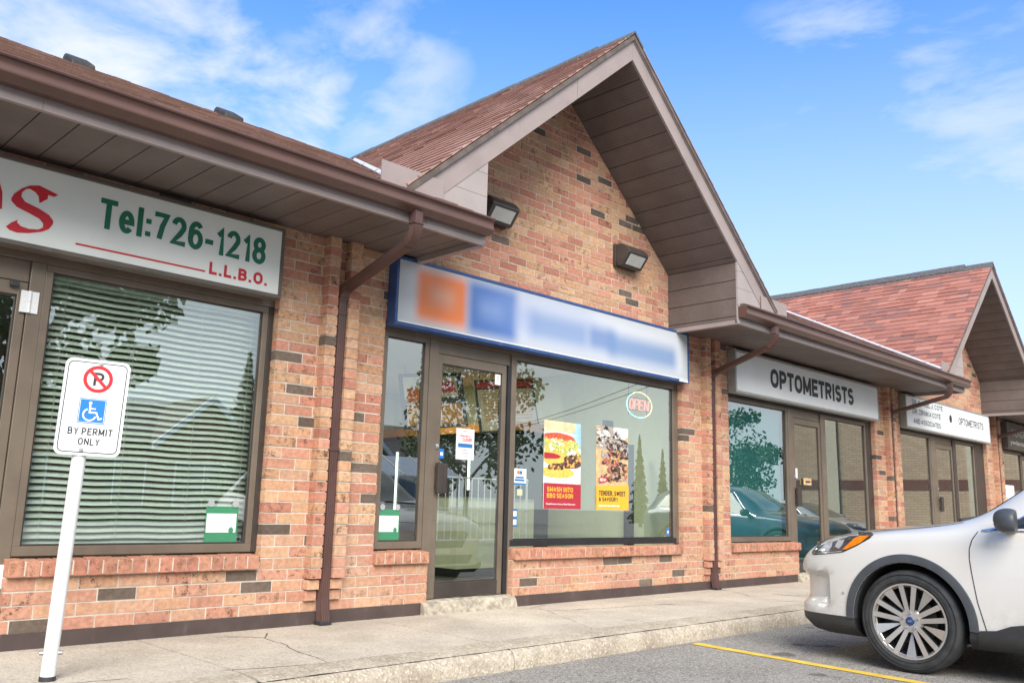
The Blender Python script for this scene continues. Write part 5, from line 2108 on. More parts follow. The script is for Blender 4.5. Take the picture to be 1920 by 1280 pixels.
class Body:
    def __init__(s, D):
        s.D = D

    def sec(s, u):
        g = lambda k_: pchip(s.D['u'], s.D[k_], u)
        zb, hw, zs, ws, zr, wr, zt = g('zb'), g('hw'), g('zs'), g('ws'), g('zr'), g('wr'), g('zt')
        zc = max(zb+0.05, 0.335)
        zm = zc+(zs-zc)*0.50
        pts = [(0, zb), (hw*0.86, zb), (hw*0.975, zb+(zc-zb)*0.45), (hw*0.992, zc), (hw, zm), (hw*0.985, zs-(zs-zm)*0.30), (ws, zs), (wr, zr), (wr*0.60, zr+(zt-zr)*0.70), (0, zt)]
        return pts

    def pt(s, u, t):
        """t runs 0..9 over the section points"""
        P = s.sec(u)
        i = min(int(t), 8)
        f = t-i
        p0, p1, p2, p3 = P[max(i-1, 0)], P[i], P[i+1], P[min(i+2, 9)]
        if i == 0 or i == 1:
            return (p1[0]+(p2[0]-p1[0])*f, p1[1]+(p2[1]-p1[1])*f)
        out = []
        d = math.hypot(p2[0]-p1[0], p2[1]-p1[1])
        m1s = min(1.0, 2*d/(math.hypot(p2[0]-p0[0], p2[1]-p0[1])+1e-6))
        m2s = min(1.0, 2*d/(math.hypot(p3[0]-p1[0], p3[1]-p1[1])+1e-6))
        for a in (0, 1):
            m1 = (p2[a]-p0[a])*0.5*m1s
            m2 = (p3[a]-p1[a])*0.5*m2s
            if i == 8:
                m2 = (p2[a]-p1[a]) if a == 0 else 0
            out.append(p1[a]*(1+2*f)*(1-f)**2+m1*f*(1-f)**2+p2[a]*f*f*(3-2*f)+m2*f*f*(f-1))
        return tuple(out)


def build_body(D, root, paint):
    B = Body(D)
    us = []
    for a, b in zip(D['u'][:-1], D['u'][1:]):
        n = max(2, int((b-a)/(0.022 if b < 0.5 else 0.055)))
        us += [a+(b-a)*i/n for i in range(n)]
    us.append(D['u'][-1])
    ts = []
    for i in range(9):
        n = 3 if i in (0, 1, 2) else 6
        ts += [i+q/n for q in range(n)]
    ts.append(9)
    rows = []
    for u in us:
        half = [B.pt(u, t) for t in ts]
        left = [(-w, z) for w, z in half]
        right = [(w, z) for w, z in half[::-1]][1:-1]
        rows.append([(w, -u, z) for w, z in left+right])
    m = len(rows[0])
    vs = [p for r in rows for p in r]
    # the tall air curtain notch at the bumper corner
    for i, (w, y, z) in enumerate(vs):
        u = -y
        if D is SUV and u < 0.36 and 0.36 < z < 0.70 and abs(w) > 0.40:
            sm = lambda a, b, q: (lambda t_: t_*t_*(3-2*t_))(min(1, max(0, (q-a)/(b-a))))
            k_ = sm(0.38, 0.45, z)*(1-sm(0.60, 0.655, z))*(1-sm(0.27, 0.34, u))*sm(0.40, 0.62, abs(w))
            vs[i] = (w-math.copysign(0.050*k_, w), y-0.035*k_, z)
    fs, mi = [], []
    nt_ = len(ts)
    for i in range(len(rows)-1):
        for j in range(m):
            k_ = (j+1) % m
            fs.append((i*m+j, i*m+k_, (i+1)*m+k_, (i+1)*m+j))
            jj = j if j < nt_-1 else (m-1-j)
            mi.append(1 if ts[min(jj, nt_-1)] < 2.99 else 0)
    fs.append(list(range(m-1, -1, -1)))
    mi.append(0)
    fs.append(list(range((len(rows)-1)*m, len(rows)*m)))
    mi.append(0)
    me = bpy.data.meshes.new('body')
    me.from_pydata(vs, [], fs)
    me.polygons.foreach_set('material_index', mi)
    for k_ in (paint, 'black_plastic', 'underbody'):
        me.materials.append(MATS[k_])
    bm = bmesh.new()
    bm.from_mesh(me)
    bmesh.ops.recalc_face_normals(bm, faces=bm.faces)
    bm.to_mesh(me)
    bm.free()
    o = bpy.data.objects.new('body', me)
    COL.objects.link(o)
    cutters = []
    for wy in (-D['fw'], -(D['fw']+D['wb'])):
        for s in (-1, 1):
            c = MB()
            c.lathe([(0.60*s, 0.0), (0.60*s, 0.402), (1.1*s, 0.402), (1.1*s, 0.0)], 'x', 56, (0, wy, D['wr_']), 2)
            co = c.build('cutter', [paint, 'black_plastic', 'underbody'], None)
            cutters.append(co)
            md = o.modifiers.new('arch', 'BOOLEAN')
            md.object = co
            md.operation = 'DIFFERENCE'
            md.solver = 'EXACT'
    dg = bpy.context.evaluated_depsgraph_get()
    nm = bpy.data.meshes.new_from_object(o.evaluated_get(dg))
    o.modifiers.clear()
    o.data = nm
    for co in cutters:
        bpy.data.objects.remove(co)
    bm = bmesh.new()
    bm.from_mesh(nm)
    for f in bm.faces:
        f.smooth = True
    for e in bm.edges:
        if len(e.link_faces) == 2 and e.calc_face_angle(0) > rad(38):
            e.smooth = False
    tree = BVHTree.FromBMesh(bm)
    bm.to_mesh(nm)
    bm.free()
    o.parent = root
    return o, tree, B


def drape(mb, tree, pts3, dirv, off, sub=4, mi=0, thick=0.0):
    """lay a flat outline (3D points on a drafting plane) onto the body along dirv, off metres proud"""
    dirv = Vector(dirv).normalized()
    bm = bmesh.new()
    vs = [bm.verts.new(p) for p in pts3]
    bm.faces.new(vs)
    bmesh.ops.triangulate(bm, faces=bm.faces[:])
    for _ in range(sub):
        long_ = [e for e in bm.edges if e.calc_length() > 0.035]
        if not long_:
            break
        bmesh.ops.subdivide_edges(bm, edges=long_, cuts=1, use_grid_fill=False)
        bmesh.ops.triangulate(bm, faces=bm.faces[:])
    bm.verts.index_update()
    out = []
    ok = True
    for v in bm.verts:
        h, n, i, d = tree.ray_cast(v.co-dirv*3, dirv)
        if h is None:
            near_ = tree.find_nearest(v.co)
            h, n = near_[0], near_[1]
        if n.dot(dirv) > 0:
            n = -n
        out.append(h+n*off)
    mb.add(out, [[v.index for v in f.verts] for f in bm.faces], mi)
    bm.free()


def drape_line(mb, tree, pts3, dirv, r, off=0.0, mi=0, n=6):
    dirv = Vector(dirv).normalized()
    P = []
    for a, b in zip(pts3[:-1], pts3[1:]):
        for q in range(n):
            P.append(Vector(a).lerp(Vector(b), q/n))
    P.append(Vector(pts3[-1]))
    out = []
    for p in P:
        h, nn, i, d = tree.ray_cast(p-dirv*3, dirv)
        if h is None:
            h, nn = tree.find_nearest(p)[:2]
        if nn.dot(dirv) > 0:
            nn = -nn
        out.append(h+nn*off)
    mb.tube(out, r, 6, mi)


def patch(mb, B, quad, side, off, nu=10, nv=8, mi=0):
    """window patch on the body skin: quad of (u,t) corners"""
    vs = []
    for i in range(nu+1):
        for j in range(nv+1):
            a, b = i/nu, j/nv
            u = (quad[0][0]*(1-a)+quad[1][0]*a)*(1-b)+(quad[3][0]*(1-a)+quad[2][0]*a)*b
            t = (quad[0][1]*(1-a)+quad[1][1]*a)*(1-b)+(quad[3][1]*(1-a)+quad[2][1]*a)*b
            w, z = B.pt(u, t)
            e = 0.002
            p = Vector((w, -u, z))
            w1, z1 = B.pt(u+e, t)
            w2, z2 = B.pt(u, min(9, t+e))
            n = (Vector((w1, -u-e, z1))-p).cross(Vector((w2, -u, z2))-p)
            if n.length < 1e-12:
                n = Vector((0, 0, 1))
            n.normalize()
            if n.dot(Vector((w, 0, z-0.5))) < 0:
                n = -n
            q = p+n*off
            vs.append((q.x*side, q.y, q.z))
    fs = [(i*(nv+1)+j, i*(nv+1)+j+1, (i+1)*(nv+1)+j+1, (i+1)*(nv+1)+j) for i in range(nu) for j in range(nv)]
    mb.add(vs, fs, mi)


def make_wheel(root, cx, cy, cz, side, R, detail=True):
    """side -1 = left. wheel axis along x, outer face at cx"""
    o = side
    w = 0.225

    def X(t):       # t metres inboard from the outer face
        return cx-o*t
    mb = MB()
    rr = 0.258
    pr = [(0.020, rr), (0.008, rr+0.010), (0.0, rr+0.035), (0.006, R-0.035), (0.018, R-0.014), (0.036, R-0.004), (0.058, R), (0.062, R-0.006), (0.068, R), (0.108, R+0.001), (0.112, R-0.007), (0.118, R), (0.160, R), (0.164, R-0.006), (0.190, R-0.004), (0.21, R-0.02), (0.225, R-0.05), (0.215, rr)]
    mb.lathe([(X(t), r) for t, r in pr], 'x', 72, (0, cy, cz))
    if detail:      # raised bands on the sidewall
        for r0 in (rr+0.018, rr+0.062):
            mb.lathe([(X(0.006), r0-0.003), (X(-0.0018), r0), (X(0.006), r0+0.003)], 'x', 72, (0, cy, cz))
    wh = mb.build('wheel', 'tyre_rubber', root, smooth=True, local=True)
    mb = MB()
    mb.lathe([(X(0.020), rr+0.001), (X(0.012), rr), (X(0.012), rr-0.012), (X(0.030), rr-0.020), (X(0.034), rr-0.024)], 'x', 72, (0, cy, cz), 0)
    mb.lathe([(X(0.034), rr-0.024), (X(0.14), rr-0.035), (X(0.15), 0.06)], 'x', 48, (0, cy, cz), 1)

    def spoke(ang, r0, r1, o0, o1, w0, w1, t0, t1, th, mi=0):
        ca, sa = math.cos(ang), math.sin(ang)
        pts = [(r0, o0-w0/2), (r1, o1-w1/2), (r1, o1+w1/2), (r0, o0+w0/2)]
        P = []
        for (r, q), t in zip(pts, (t0, t1, t1, t0)):
            P.append(Vector((X(t), cy+r*ca-q*sa, cz+r*sa+q*ca)))
        Q = [p+Vector((-o*th, 0, 0)) for p in P]
        mb.add(P, [(0, 1, 2, 3)], mi)
        mb.add(P+Q, [(4, 7, 6, 5), (0, 4, 5, 1), (1, 5, 6, 2), (2, 6, 7, 3), (3, 7, 4, 0)], 1)
    for i in range(5):
        a = rad(90+72*i)
        for s in (-1, 1):
            spoke(a, 0.060, 0.246, s*0.015, s*0.047, 0.031, 0.037, 0.036, 0.017, 0.05)
        spoke(a+rad(36), 0.085, 0.246, 0, 0, 0.010, 0.074, 0.060, 0.0205, 0.03)
    mb.lathe([(X(0.055), 0.085), (X(0.036), 0.074), (X(0.033), 0.030), (X(0.033), 0.0)], 'x', 40, (0, cy, cz), 0)
    ri = mb.build('rim', ['rim_silver', 'rim_dark'], wh, smooth=True, angle=20, local=True)
    if detail:
        mb = MB()
        for i in range(5):
            a = rad(90+72*i)
            c0 = (0, cy+0.054*math.cos(a), cz+0.054*math.sin(a))
            mb.lathe([(X(0.036), 0.0105), (X(0.022), 0.0105), (X(0.016), 0.006), (X(0.015), 0.0)], 'x', 12, c0)
        mb.build('lug_nut', 'chrome', ri, smooth=True, local=True) if False else mb.build('lug_nuts', 'chrome', wh, smooth=True, local=True)
        mb = MB()
        mb.lathe([(X(0.034), 0.031), (X(0.027), 0.029), (X(0.024), 0.024), (X(0.023), 0.0)], 'x', 32, (0, cy, cz))
        mb.build('hub_cap', 'badge_blue', wh, smooth=True, local=True)
        mb = MB()
        for dy in (-0.009, 0.0, 0.009):
            mb.tube([(X(0.0222), cy+dy-0.004, cz-0.005), (X(0.0222), cy+dy+0.002, cz+0.006)], 0.0016, 5, upv=Vector((1, 0, 0)))
        mb.build('hub_emblem', 'chrome', wh, local=True)
        mb = MB()
        mb.lathe([(X(0.10), 0.165), (X(0.108), 0.165), (X(0.108), 0.07), (X(0.10), 0.07)], 'x', 40, (0, cy, cz))
        mb.build('brake_disc', 'brake_steel', wh, smooth=True, local=True)
    return wh


def make_car(name, label, cat, D, paint, loc, rotz=0.0, detail=True, group=None):
    root = thing(name, label, cat, loc, group, rotz)
    body, tree, B = build_body(D, root, paint)
    hwx = 0.94
    for s in (-1, 1):
        for wy in (-D['fw'], -(D['fw']+D['wb'])):
            make_wheel(root, s*0.942, wy, D['wr_'], s, D['wr_'], detail)
    # glass
    k_ = 1.0 if D is SUV else 0.93
    mb = MB()
    for s in (-1, 1):
        patch(mb, B, [(1.33, 9), (2.06, 9), (2.06, 7.12), (1.42, 7.10)], s, 0.004)
    mb.build('windscreen', 'car_dark_glass', root, smooth=True, local=True)
    mb = MB()
    for s in (-1, 1):
        patch(mb, B, [(4.02, 9), (4.38, 9), (4.34, 7.2), (4.04, 7.2)], s, 0.004)
    mb.build('rear_window', 'car_dark_glass', root, smooth=True, local=True)
    for s in (-1, 1):
        for q in ([(1.62, 6.08), (2.60, 6.08), (2.52, 6.88), (2.10, 6.86)], [(2.68, 6.08), (3.45, 6.08), (3.42, 6.88), (2.60, 6.88)], [(3.52, 6.10), (4.05, 6.2), (3.95, 6.8), (3.50, 6.88)]):
            mb = MB()
            patch(mb, B, q, s, 0.005)
            mb.build('side_window', 'car_dark_glass', root, smooth=True, local=True)
        mb = MB()
        patch(mb, B, [(1.46, 6.03), (1.60, 6.03), (2.06, 6.86), (2.04, 6.86)], s, 0.006)
        mb.build('quarter_trim', 'black_plastic', root, smooth=True, local=True)
        mb = MB()
        P = [B.pt(u, 5.98) for u in [1.44+0.1*i for i in range(27)]]
        mb.tube([(s*(w+0.003), -(1.44+0.1*i), z) for i, (w, z) in enumerate(P)], 0.007, 6)
        P = []
        for i in range(12):
            a = i/11
            u, t = 1.43+(2.12-1.43)*a, 6.0+(6.92-6.0)*a
            w, z = B.pt(u, t)
            P.append((s*(w+0.004), -u, z+0.003))
        mb.tube(P, 0.007, 6)
        mb.build('window_trim', 'chrome', root, smooth=True, local=True)
    # flared dark arch trims
    for s in (-1, 1):
        for wy in (-D['fw'], -(D['fw']+D['wb'])):
            mb = MB()
            n = 40
            vs = []
            for i in range(n+1):
                a = rad(-3+186*i/n)
                for r in (0.398, 0.404, 0.430, 0.458, 0.462):
                    y, z = wy+r*math.cos(a), D['wr_']+r*math.sin(a)
                    h, nn, ix, d = tree.ray_cast(Vector((s*3, wy+max(r, 0.408)*math.cos(a), D['wr_']+max(r, 0.408)*math.sin(a))), Vector((-s, 0, 0)))
                    hx = h.x if h is not None and abs(h.x) > 0.7 else s*0.90
                    off = {0.398: -0.055, 0.404: 0.010, 0.430: 0.013, 0.458: 0.010, 0.462: -0.004}[r]
                    vs.append((hx+s*off, y, z))
            fs = [(i*5+j, i*5+j+1, (i+1)*5+j+1, (i+1)*5+j) for i in range(n) for j in range(4)]
            mb.add(vs, fs)
            mb.build('arch_trim', 'grey_plastic' if D is SUV else 'black_plastic', root, smooth=True, local=True)
    # headlamps: outline drawn on the flank plane and laid round the corner of the nose
    HL = [(0.235, 0.766), (0.222, 0.78), (0.29, 0.849), (0.371, 0.892), (0.503, 0.932), (0.605, 0.945), (0.694, 0.945), (0.706, 0.935), (0.678, 0.91), (0.575, 0.853), (0.466, 0.801), (0.366, 0.786)]
    AM = [(0.467, 0.818), (0.562, 0.898), (0.603, 0.917), (0.678, 0.924), (0.601, 0.868), (0.498, 0.82)]
    C1 = [(0.275, 0.795), (0.345, 0.855), (0.40, 0.885), (0.385, 0.83), (0.36, 0.80)]
    C2 = [(0.41, 0.835), (0.45, 0.895), (0.50, 0.91), (0.47, 0.85), (0.44, 0.82)]
    C3 = [(0.245, 0.772), (0.36, 0.792), (0.462, 0.807), (0.462, 0.801), (0.366, 0.786)]
    zz = 0.0 if D is SUV else -0.07
    for s in (-1, 1):
        d = (-s*0.90, 0.43, 0)
        f = lambda L: [(s*hwx, -u, z+zz) for u, z in L]
        mb = MB()
        drape(mb, tree, f(HL), d, 0.005)
        hl = mb.build('headlight', 'lamp_dark', root, smooth=True, local=True)
        if detail:
            mb = MB()
            drape(mb, tree, f(C1), d, 0.0075)
            drape(mb, tree, f(C2), d, 0.0075)
            drape(mb, tree, f(C3), d, 0.0075)
            mb.build('reflector', 'lamp_clear', hl, smooth=True, local=True)
            mb = MB()
            drape(mb, tree, f(AM), d, 0.008)
            mb.build('side_marker', 'amber_lens', hl, smooth=True, local=True)
            mb = MB()
            drape_line(mb, tree, f(HL+HL[:1]), d, 0.004, 0.003, n=3)
            mb.build('lamp_seal', 'black_gasket', hl, smooth=True, local=True)
    # front face
    g = lambda L: [(w, 0.2, z+zz) for w, z in L]
    mb = MB()
    drape(mb, tree, g([(-0.46, 0.70), (-0.40, 0.735), (0.40, 0.735), (0.46, 0.70), (0.36, 0.53), (-0.36, 0.53)]), (0, -1, 0), 0.006)
    mb.build('grille', 'black_plastic', root, smooth=True, local=True)
    mb = MB()
    drape(mb, tree, g([(-0.55, 0.44), (0.55, 0.44), (0.48, 0.33), (-0.48, 0.33)]), (0, -1, 0), 0.006)
    mb.build('lower_grille', 'black_plastic', root, smooth=True, local=True)
    mb = MB()
    drape(mb, tree, g([(0.085*math.cos(a*math.pi/8), 0.655+0.036*math.sin(a*math.pi/8)) for a in range(16)]), (0, -1, 0), 0.012)
    mb.build('emblem', 'badge_blue', root, smooth=True, local=True)
    mb = MB()
    drape(mb, tree, g([(-0.26, 0.44), (0.26, 0.44), (0.26, 0.56), (-0.26, 0.56)]) if False else g([(-0.15, 0.455), (0.15, 0.455), (0.15, 0.52), (-0.15, 0.52)]), (0, -1, 0), 0.010)
    mb.build('number_plate_holder', 'paper_white' if D is SUV else 'black_plastic', root, smooth=True, local=True)
    # tail lamps
    for s in (-1, 1):
        mb = MB()
        drape(mb, tree, [(s*w, -6, z) for w, z in ((0.45, 0.92), (0.80, 0.94), (0.82, 1.05), (0.50, 1.02))], (0, 1, 0), 0.006)
        mb.build('tail_light', 'sign_red', root, smooth=True, local=True)
    # shut lines
    for s in (-1, 1):
        d = (-s, 0, 0)
        f = lambda L: [(s*hwx, -u, z+zz) for u, z in L]
        mb = MB()
        drape_line(mb, tree, f([(1.405, 0.985), (1.37, 0.93), (1.352, 0.87), (1.350, 0.80), (1.359, 0.716), (1.385, 0.522), (1.427, 0.344), (1.456, 0.275), (1.50, 0.255)]), d, 0.0035)
        mb.build('shut_line', 'black_gasket', root, smooth=True, local=True)
        mb = MB()
        drape_line(mb, tree, f([(2.64, 1.02), (2.64, 0.6), (2.62, 0.27)]), d, 0.0035)
        if detail:
            mb.build('shut_line', 'black_gasket', root, smooth=True, local=True)
            mb = MB()
            drape_line(mb, tree, [(s*0.73, -0.36, 2), (s*0.765, -0.7, 2), (s*0.775, -1.05, 2), (s*0.78, -1.28, 2)], (0, 0, -1), 0.003)
        mb.build('shut_line', 'black_gasket', root, smooth=True, local=True)
    if detail:
        mb = MB()
        drape_line(mb, tree, [(-0.72, -0.30, 2), (-0.60, -0.13, 2), (-0.3, -0.08, 2), (0.3, -0.08, 2), (0.60, -0.13, 2), (0.72, -0.30, 2)], (0, 0, -1), 0.003)
        mb.build('bonnet_line', 'black_gasket', root, smooth=True, local=True)
        mb = MB()
        for x in (-1, 1):
            drape_line(mb, tree, [(x*0.70, -1.23, 2), (x*0.40, -1.27, 2), (x*0.05, -1.30, 2)], (0, 0, -1), 0.013, 0.008)
        mb.build('wiper', 'black_plastic', root, smooth=True, local=True)
        mb = MB()
        for s in (-1, 1):
            h, nn, ix, dd = tree.ray_cast(Vector((s*3, -0.444, 0.504)), Vector((-s, 0, 0)))
            if h is not None:
                mb.lathe([(h.x, 0.0105), (h.x+s*0.004, 0.0095), (h.x+s*0.004, 0.0)], 'x', 14, (0, h.y, h.z))
        mb.build('parking_sensor', 'rim_silver', root, smooth=True, local=True)
        # side cladding bulge along the doors
        for s in (-1, 1):
            mb = MB()
            drape(mb, tree, [(s*hwx, -u, z) for u, z in ((1.36, 0.23), (1.385, 0.34), (1.49, 0.352), (1.58, 0.39), (1.66, 0.405), (3.1, 0.405), (3.15, 0.34), (3.15, 0.23))], (-s, 0, 0), 0.014)
            mb.build('door_cladding', 'black_plastic', root, smooth=True, local=True)
    # mirrors
    for s in (-1, 1):
        bm = bmesh.new()
        bmesh.ops.create_uvsphere(bm, u_segments=28, v_segments=18, radius=1.0)
        vs = []
        for v in bm.verts:
            x, y, z = v.co
            # blunt glass side to the rear, rounded nose forward
            yy = y*0.085 if y > 0 else -min(0.050, -y*0.09)
            sq = lambda q: math.copysign(abs(q)**0.72, q)
            vs.append((s*(1.045)+sq(x)*0.105, -1.635+yy+0.02*x*s*-1, 1.065+zz+sq(z)*0.080-0.012*(z > 0)*abs(x)))
        bm.verts.index_update()
        fs = [[v.index for v in f_.verts] for f_ in bm.faces]
        bm.free()
        mb = MB()
        mb.add(vs, fs)
        mi_ = mb.build('mirror', 'grey_plastic' if D is SUV else paint, root, smooth=True, local=True, angle=70)
        mb = MB()
        mb.sweep([(s*0.86, -1.60, 0.995+zz), (s*0.95, -1.62, 1.01+zz), (s*1.02, -1.635, 1.03+zz)], [(-0.035, -0.014), (0.035, -0.014), (0.03, 0.014), (-0.03, 0.014)])
        mb.build('mirror_arm', 'black_plastic', mi_, smooth=True, local=True)
        if detail:
            mb = MB()
            mb.tube([(s*(1.045-0.095), -1.565, 1.045), (s*1.045, -1.551, 1.048), (s*(1.045+0.098), -1.575, 1.050)], 0.006, 6)
            mb.build('mirror_lamp', 'lamp_clear', mi_, smooth=True, local=True)
    return root


NOSE_Y = -2.53
make_car('parked_suv', 'white SUV with grey wheel arch trims parked nose in to the sidewalk', 'car', SUV, 'paint_white', (7.462, NOSE_Y, GZ))
make_car('parked_suv', 'dark blue car reflected in the teal optometrist window', 'car', SUV, 'paint_blue', (18.5, -2.4, GZ), 0, False)
make_car('parked_sedan', 'white car reflected behind the dark blue one in the optometrist glass', 'car', SEDAN, 'paint_white', (21.6, -2.6, GZ), 0, False)
make_car('parked_sedan', 'silver car reflected low in the left blind window', 'car', SEDAN, 'paint_silver', (4.3, -12.0, GZ), 0, False)
make_car('parked_truck', 'black vehicle reflected in the narrow pane left of the door', 'car', SUV, 'paint_black', (8.0, -9.0, GZ), rad(86), False)

# ================================================================== WHAT THE GLASS REFLECTS
def leaf_tree(name, label, loc, h, w, kind, n, seed, group):
    r = random.Random(seed)
    t = thing(name, label, 'tree', loc, group)
    tb = MB()
    th = h*(0.45 if kind == 'leaf' else 0.97)
    tb.tube([(0, 0, -0.1), (0.03*h*0.2, 0, th*0.5), (0, 0.02*h, th)], 1.0, 8, radii=[h*0.022, h*0.016, h*0.008 if kind == 'leaf' else 0.01])
    cen = []
    if kind == 'leaf':
        for i in range(9):
            a = r.uniform(0, 6.28)
            z0 = th*r.uniform(0.55, 1.0)
            rr = w*r.uniform(0.5, 0.85)
            e = (rr*math.cos(a), rr*math.sin(a), z0+h*r.uniform(0.15, 0.4))
            tb.tube([(0, 0, z0), (e[0]*0.5, e[1]*0.5, z0+(e[2]-z0)*0.6), e], 1.0, 5, radii=[h*0.010, h*0.006, h*0.002])
            cen.append((Vector(e), w*r.uniform(0.28, 0.45)))
        for i in range(24):
            a, q = r.uniform(0, 6.28), math.sqrt(r.random())
            z = h*r.uniform(0.27, 0.97)
            wz = w*math.sqrt(max(0.05, 1-((z/h-0.62)/0.42)**2))
            cen.append((Vector((wz*q*math.cos(a), wz*q*math.sin(a), z)), w*r.uniform(0.20, 0.38)))
    tb.build('trunk', 'trunk_bark', t, smooth=True, local=True)
    c = MB()
    for i in range(n):
        if kind == 'leaf':
            cc, cr = r.choice(cen)
            d = Vector((r.gauss(0, 1), r.gauss(0, 1), r.gauss(0, 0.8))).normalized()
            p = cc+d*cr*(r.random()**0.4)
            s = h*r.uniform(0.010, 0.021)
            sh = r.random()
        else:
            z = h*(1-r.random()**0.62)*0.96+h*0.05
            tier = (z/h*11) % 1.0
            rad_ = w*(1-z/h)*(0.55+0.5*(1-tier))*r.uniform(0.25, 1.05)
            a = r.uniform(0, 6.28)
            p = Vector((rad_*math.cos(a), rad_*math.sin(a), z-0.10*rad_))
            s = h*r.uniform(0.010, 0.020)
            sh = r.random()
        ax = Vector((r.gauss(0, 1), r.gauss(0, 1), r.gauss(0, 1))).normalized()
        bx = ax.orthogonal().normalized()
        c.add([p-ax*s, p+bx*s*0.5, p+ax*s, p-bx*s*0.5], [(0, 1, 2, 3)], 0, (sh, sh, sh, 1))
    c.build('crown', 'leaf_green' if kind == 'leaf' else 'needle_green', t, local=True, color=True)
    return t


GT = 'trees across the car park seen in the glass'
leaf_tree('broadleaf_tree', 'large leafy tree reflected across the top of the blind window', (6.3, -16.5, GZ), 10.0, 3.0, 'leaf', 6500, 1, GT)
leaf_tree('broadleaf_tree', 'leafy tree reflected in the upper part of the shop door', (22.5, -18.8, GZ), 7.2, 2.6, 'leaf', 5000, 2, GT)
leaf_tree('broadleaf_tree', 'tall leafy tree reflected in the teal optometrist window', (27.0, -10.0, GZ), 4.5, 1.5, 'leaf', 4500, 3, GT)
leaf_tree('broadleaf_tree', 'low bushy tree reflected beside the tan brick wing', (29.0, -11.6, GZ), 2.5, 1.7, 'leaf', 4000, 4, GT)
leaf_tree('spruce_tree', 'dark spruce reflected at the right side of the blind window', (15.2, -22.5, GZ), 6.2, 1.6, 'needle', 3500, 5, GT)
leaf_tree('spruce_tree', 'narrow spruce reflected under the neon sign', (45.0, -27.5, GZ), 5.6, 0.85, 'needle', 3000, 6, GT)
leaf_tree('spruce_tree', 'shorter spruce reflected right of the narrow spruce', (47.0, -27.2, GZ), 4.9, 0.75, 'needle', 2600, 7, GT)
leaf_tree('broadleaf_tree', 'broad shade tree standing behind the left parked cars', (1.0, -24.0, GZ), 9.0, 3.8, 'leaf', 5000, 8, GT)

# tan brick wing closing the car park on the right
t = thing('brick_wing', 'tan brick building wing with a dark red band reflected in the right windows', 'building', (37.0, -12.0, 0))
mb = MB()
mb.box(36.5, 44.0, -13.1, -0.5, GZ, 9.0)
mb.build('wall', 'tan_brick', t)
mb = MB()
mb.box(36.47, 36.499, -13.1, -0.5, 1.95, 2.35)
mb.build('brick_band', 'wing_trim', t)
for y in (-5.5, -11.2):
    mb = MB()
    mb.box(36.42, 36.468, y, y+0.55, 0.2, 5.5)
    mb.build('pilaster', 'menu_cream', t)
mb = MB()
mb.box(36.3, 44.2, -13.3, -0.3, 9.002, 9.3)
mb.build('parapet', 'fascia_metal', t)

# plaza across the car park with white trimmed gables
t = thing('opposite_plaza', 'brown brick plaza with white trimmed gables reflected across the lot', 'building', (18, -33, 0))
mb = MB()
mb.box(4, 34, -42, -33, GZ, 3.2)
mb.build('wall', 'brown_brick', t)
mb = MB()
mb.prism_x([(-32.3, 3.2), (-32.2, 3.3), (-37.5, 5.6), (-42.8, 3.3), (-42.7, 3.2)], 3.5, 34.5)
mb.build('roof', 'far_roof', t)
for xc in (10.5, 18.5, 26.5):
    mb = MB()
    mb.prism_y([(xc-2.2, 3.22), (xc+2.2, 3.22), (xc, 5.2)], -36, -32.2)
    gb = mb.build('gable', 'brown_brick', t)
    for s in (-1, 1):
        mb = MB()
        po = [(xc, 5.55), (xc, 5.25), (xc+s*2.6, 2.95), (xc+s*2.6, 3.25)]
        mb.prism_y(po if s > 0 else po[::-1], -31.85, -31.7)
        mb.build('bargeboard', 'metal_white', gb)
        mb = MB()
        mb.prism_y(po if s > 0 else po[::-1], -36, -31.86)
        mb.build('roof_slope', 'far_roof', gb)
for i in range(7):
    x = 5.2+i*4.1
    mb = MB()
    mb.box(x, x+2.8, -32.99, -32.93, 0.5, 2.5)
    w_ = mb.build('window', 'metal_white', t)
    mb = MB()
    mb.box(x+0.08, x+1.36, -32.93, -32.92, 0.58, 2.42)
    mb.box(x+1.44, x+2.72, -32.93, -32.92, 0.58, 2.42)
    mb.build('pane', 'far_window', w_)

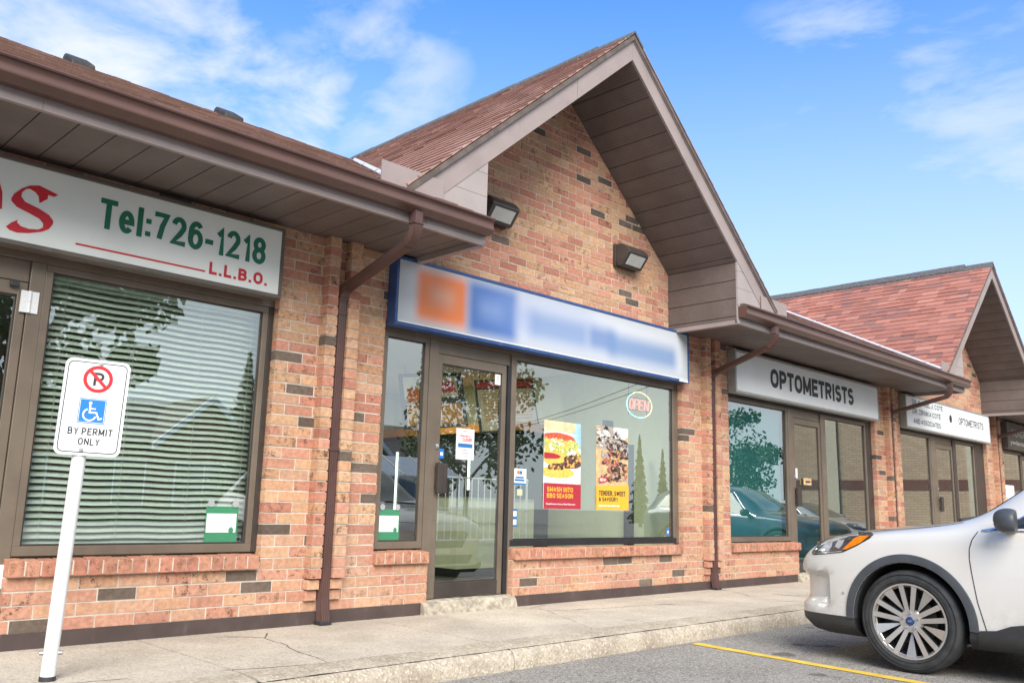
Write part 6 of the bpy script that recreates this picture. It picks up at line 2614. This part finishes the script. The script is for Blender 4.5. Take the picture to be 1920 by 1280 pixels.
# white roofed cart shelter
t = thing('cart_shelter', 'white roofed cart shelter with slim posts reflected in the shop door', 'shelter', (14.6, -14.2, GZ))
mb = MB()
for s in (-1, 1):
    P = [Vector((12.2, -14.2, 2.25)), Vector((17.0, -14.2, 2.25)), Vector((17.2, -14.2+s*1.1, 1.68)), Vector((12.0, -14.2+s*1.1, 1.68))]
    mb.add(P+[p-Vector((0, 0, 0.03)) for p in P], [(0, 1, 2, 3), (7, 6, 5, 4), (0, 4, 5, 1), (1, 5, 6, 2), (2, 6, 7, 3), (3, 7, 4, 0)])
mb.build('roof', 'metal_white', t)
mb = MB()
for i in range(6):
    x = 12.1+i*1.0
    for s in (-1, 1):
        mb.tube([(x, -14.2+s*1.1, 1.70), (x, -14.2, 2.275)], 0.018, 6)
mb.build('rafters', 'sign_frame_grey', t)
for x in (12.1, 14.6, 17.1):
    for s in (-1, 1):
        mb = MB()
        mb.tube([(x, -14.2+s*1.05, GZ), (x, -14.2+s*1.05, 1.68)], 0.03, 8)
        mb.build('post', 'metal_white', t)
for z in (0.35, 0.75):
    mb = MB()
    mb.tube([(12.1, -15.25, z), (17.1, -15.25, z)], 0.02, 6)
    mb.build('rail', 'metal_white', t)

# service poles and drooping wires
for i, (x, y, lab) in enumerate(((57.0, -61.5, 'wooden service pole far away at the back of the car park'), (29.2, -9.2, 'wooden service pole near the tan brick wing'))):
    t = thing('service_pole', lab, 'pole', (x, y, GZ), 'service poles across the car park')
    mb = MB()
    mb.tube([(x, y, GZ-0.1), (x, y, 9.0)], 0.12, 10, radii=[0.14, 0.09])
    mb.build('pole', 'trunk_bark', t, smooth=True)
    mb = MB()
    mb.box(x-0.06, x+0.06, y-0.9, y+0.9, 7.6, 7.72)
    mb.build('crossarm', 'trunk_bark', t)
for i, (dz, dy, lab) in enumerate(((0, -0.7, 'left black wire drooping between the service poles'), (0, 0.7, 'right black wire drooping between the service poles'))):
    P = []
    for q in range(25):
        a = q/24
        P.append((57-27.8*a, -61.5+52.3*a+dy, 7.66+dz-1.2*4*a*(1-a)))
    mb = MB()
    mb.tube(P, 0.022, 6)
    tag(mb.build('service_wire', 'wire_black'), lab, 'wire', 'wires between the service poles')
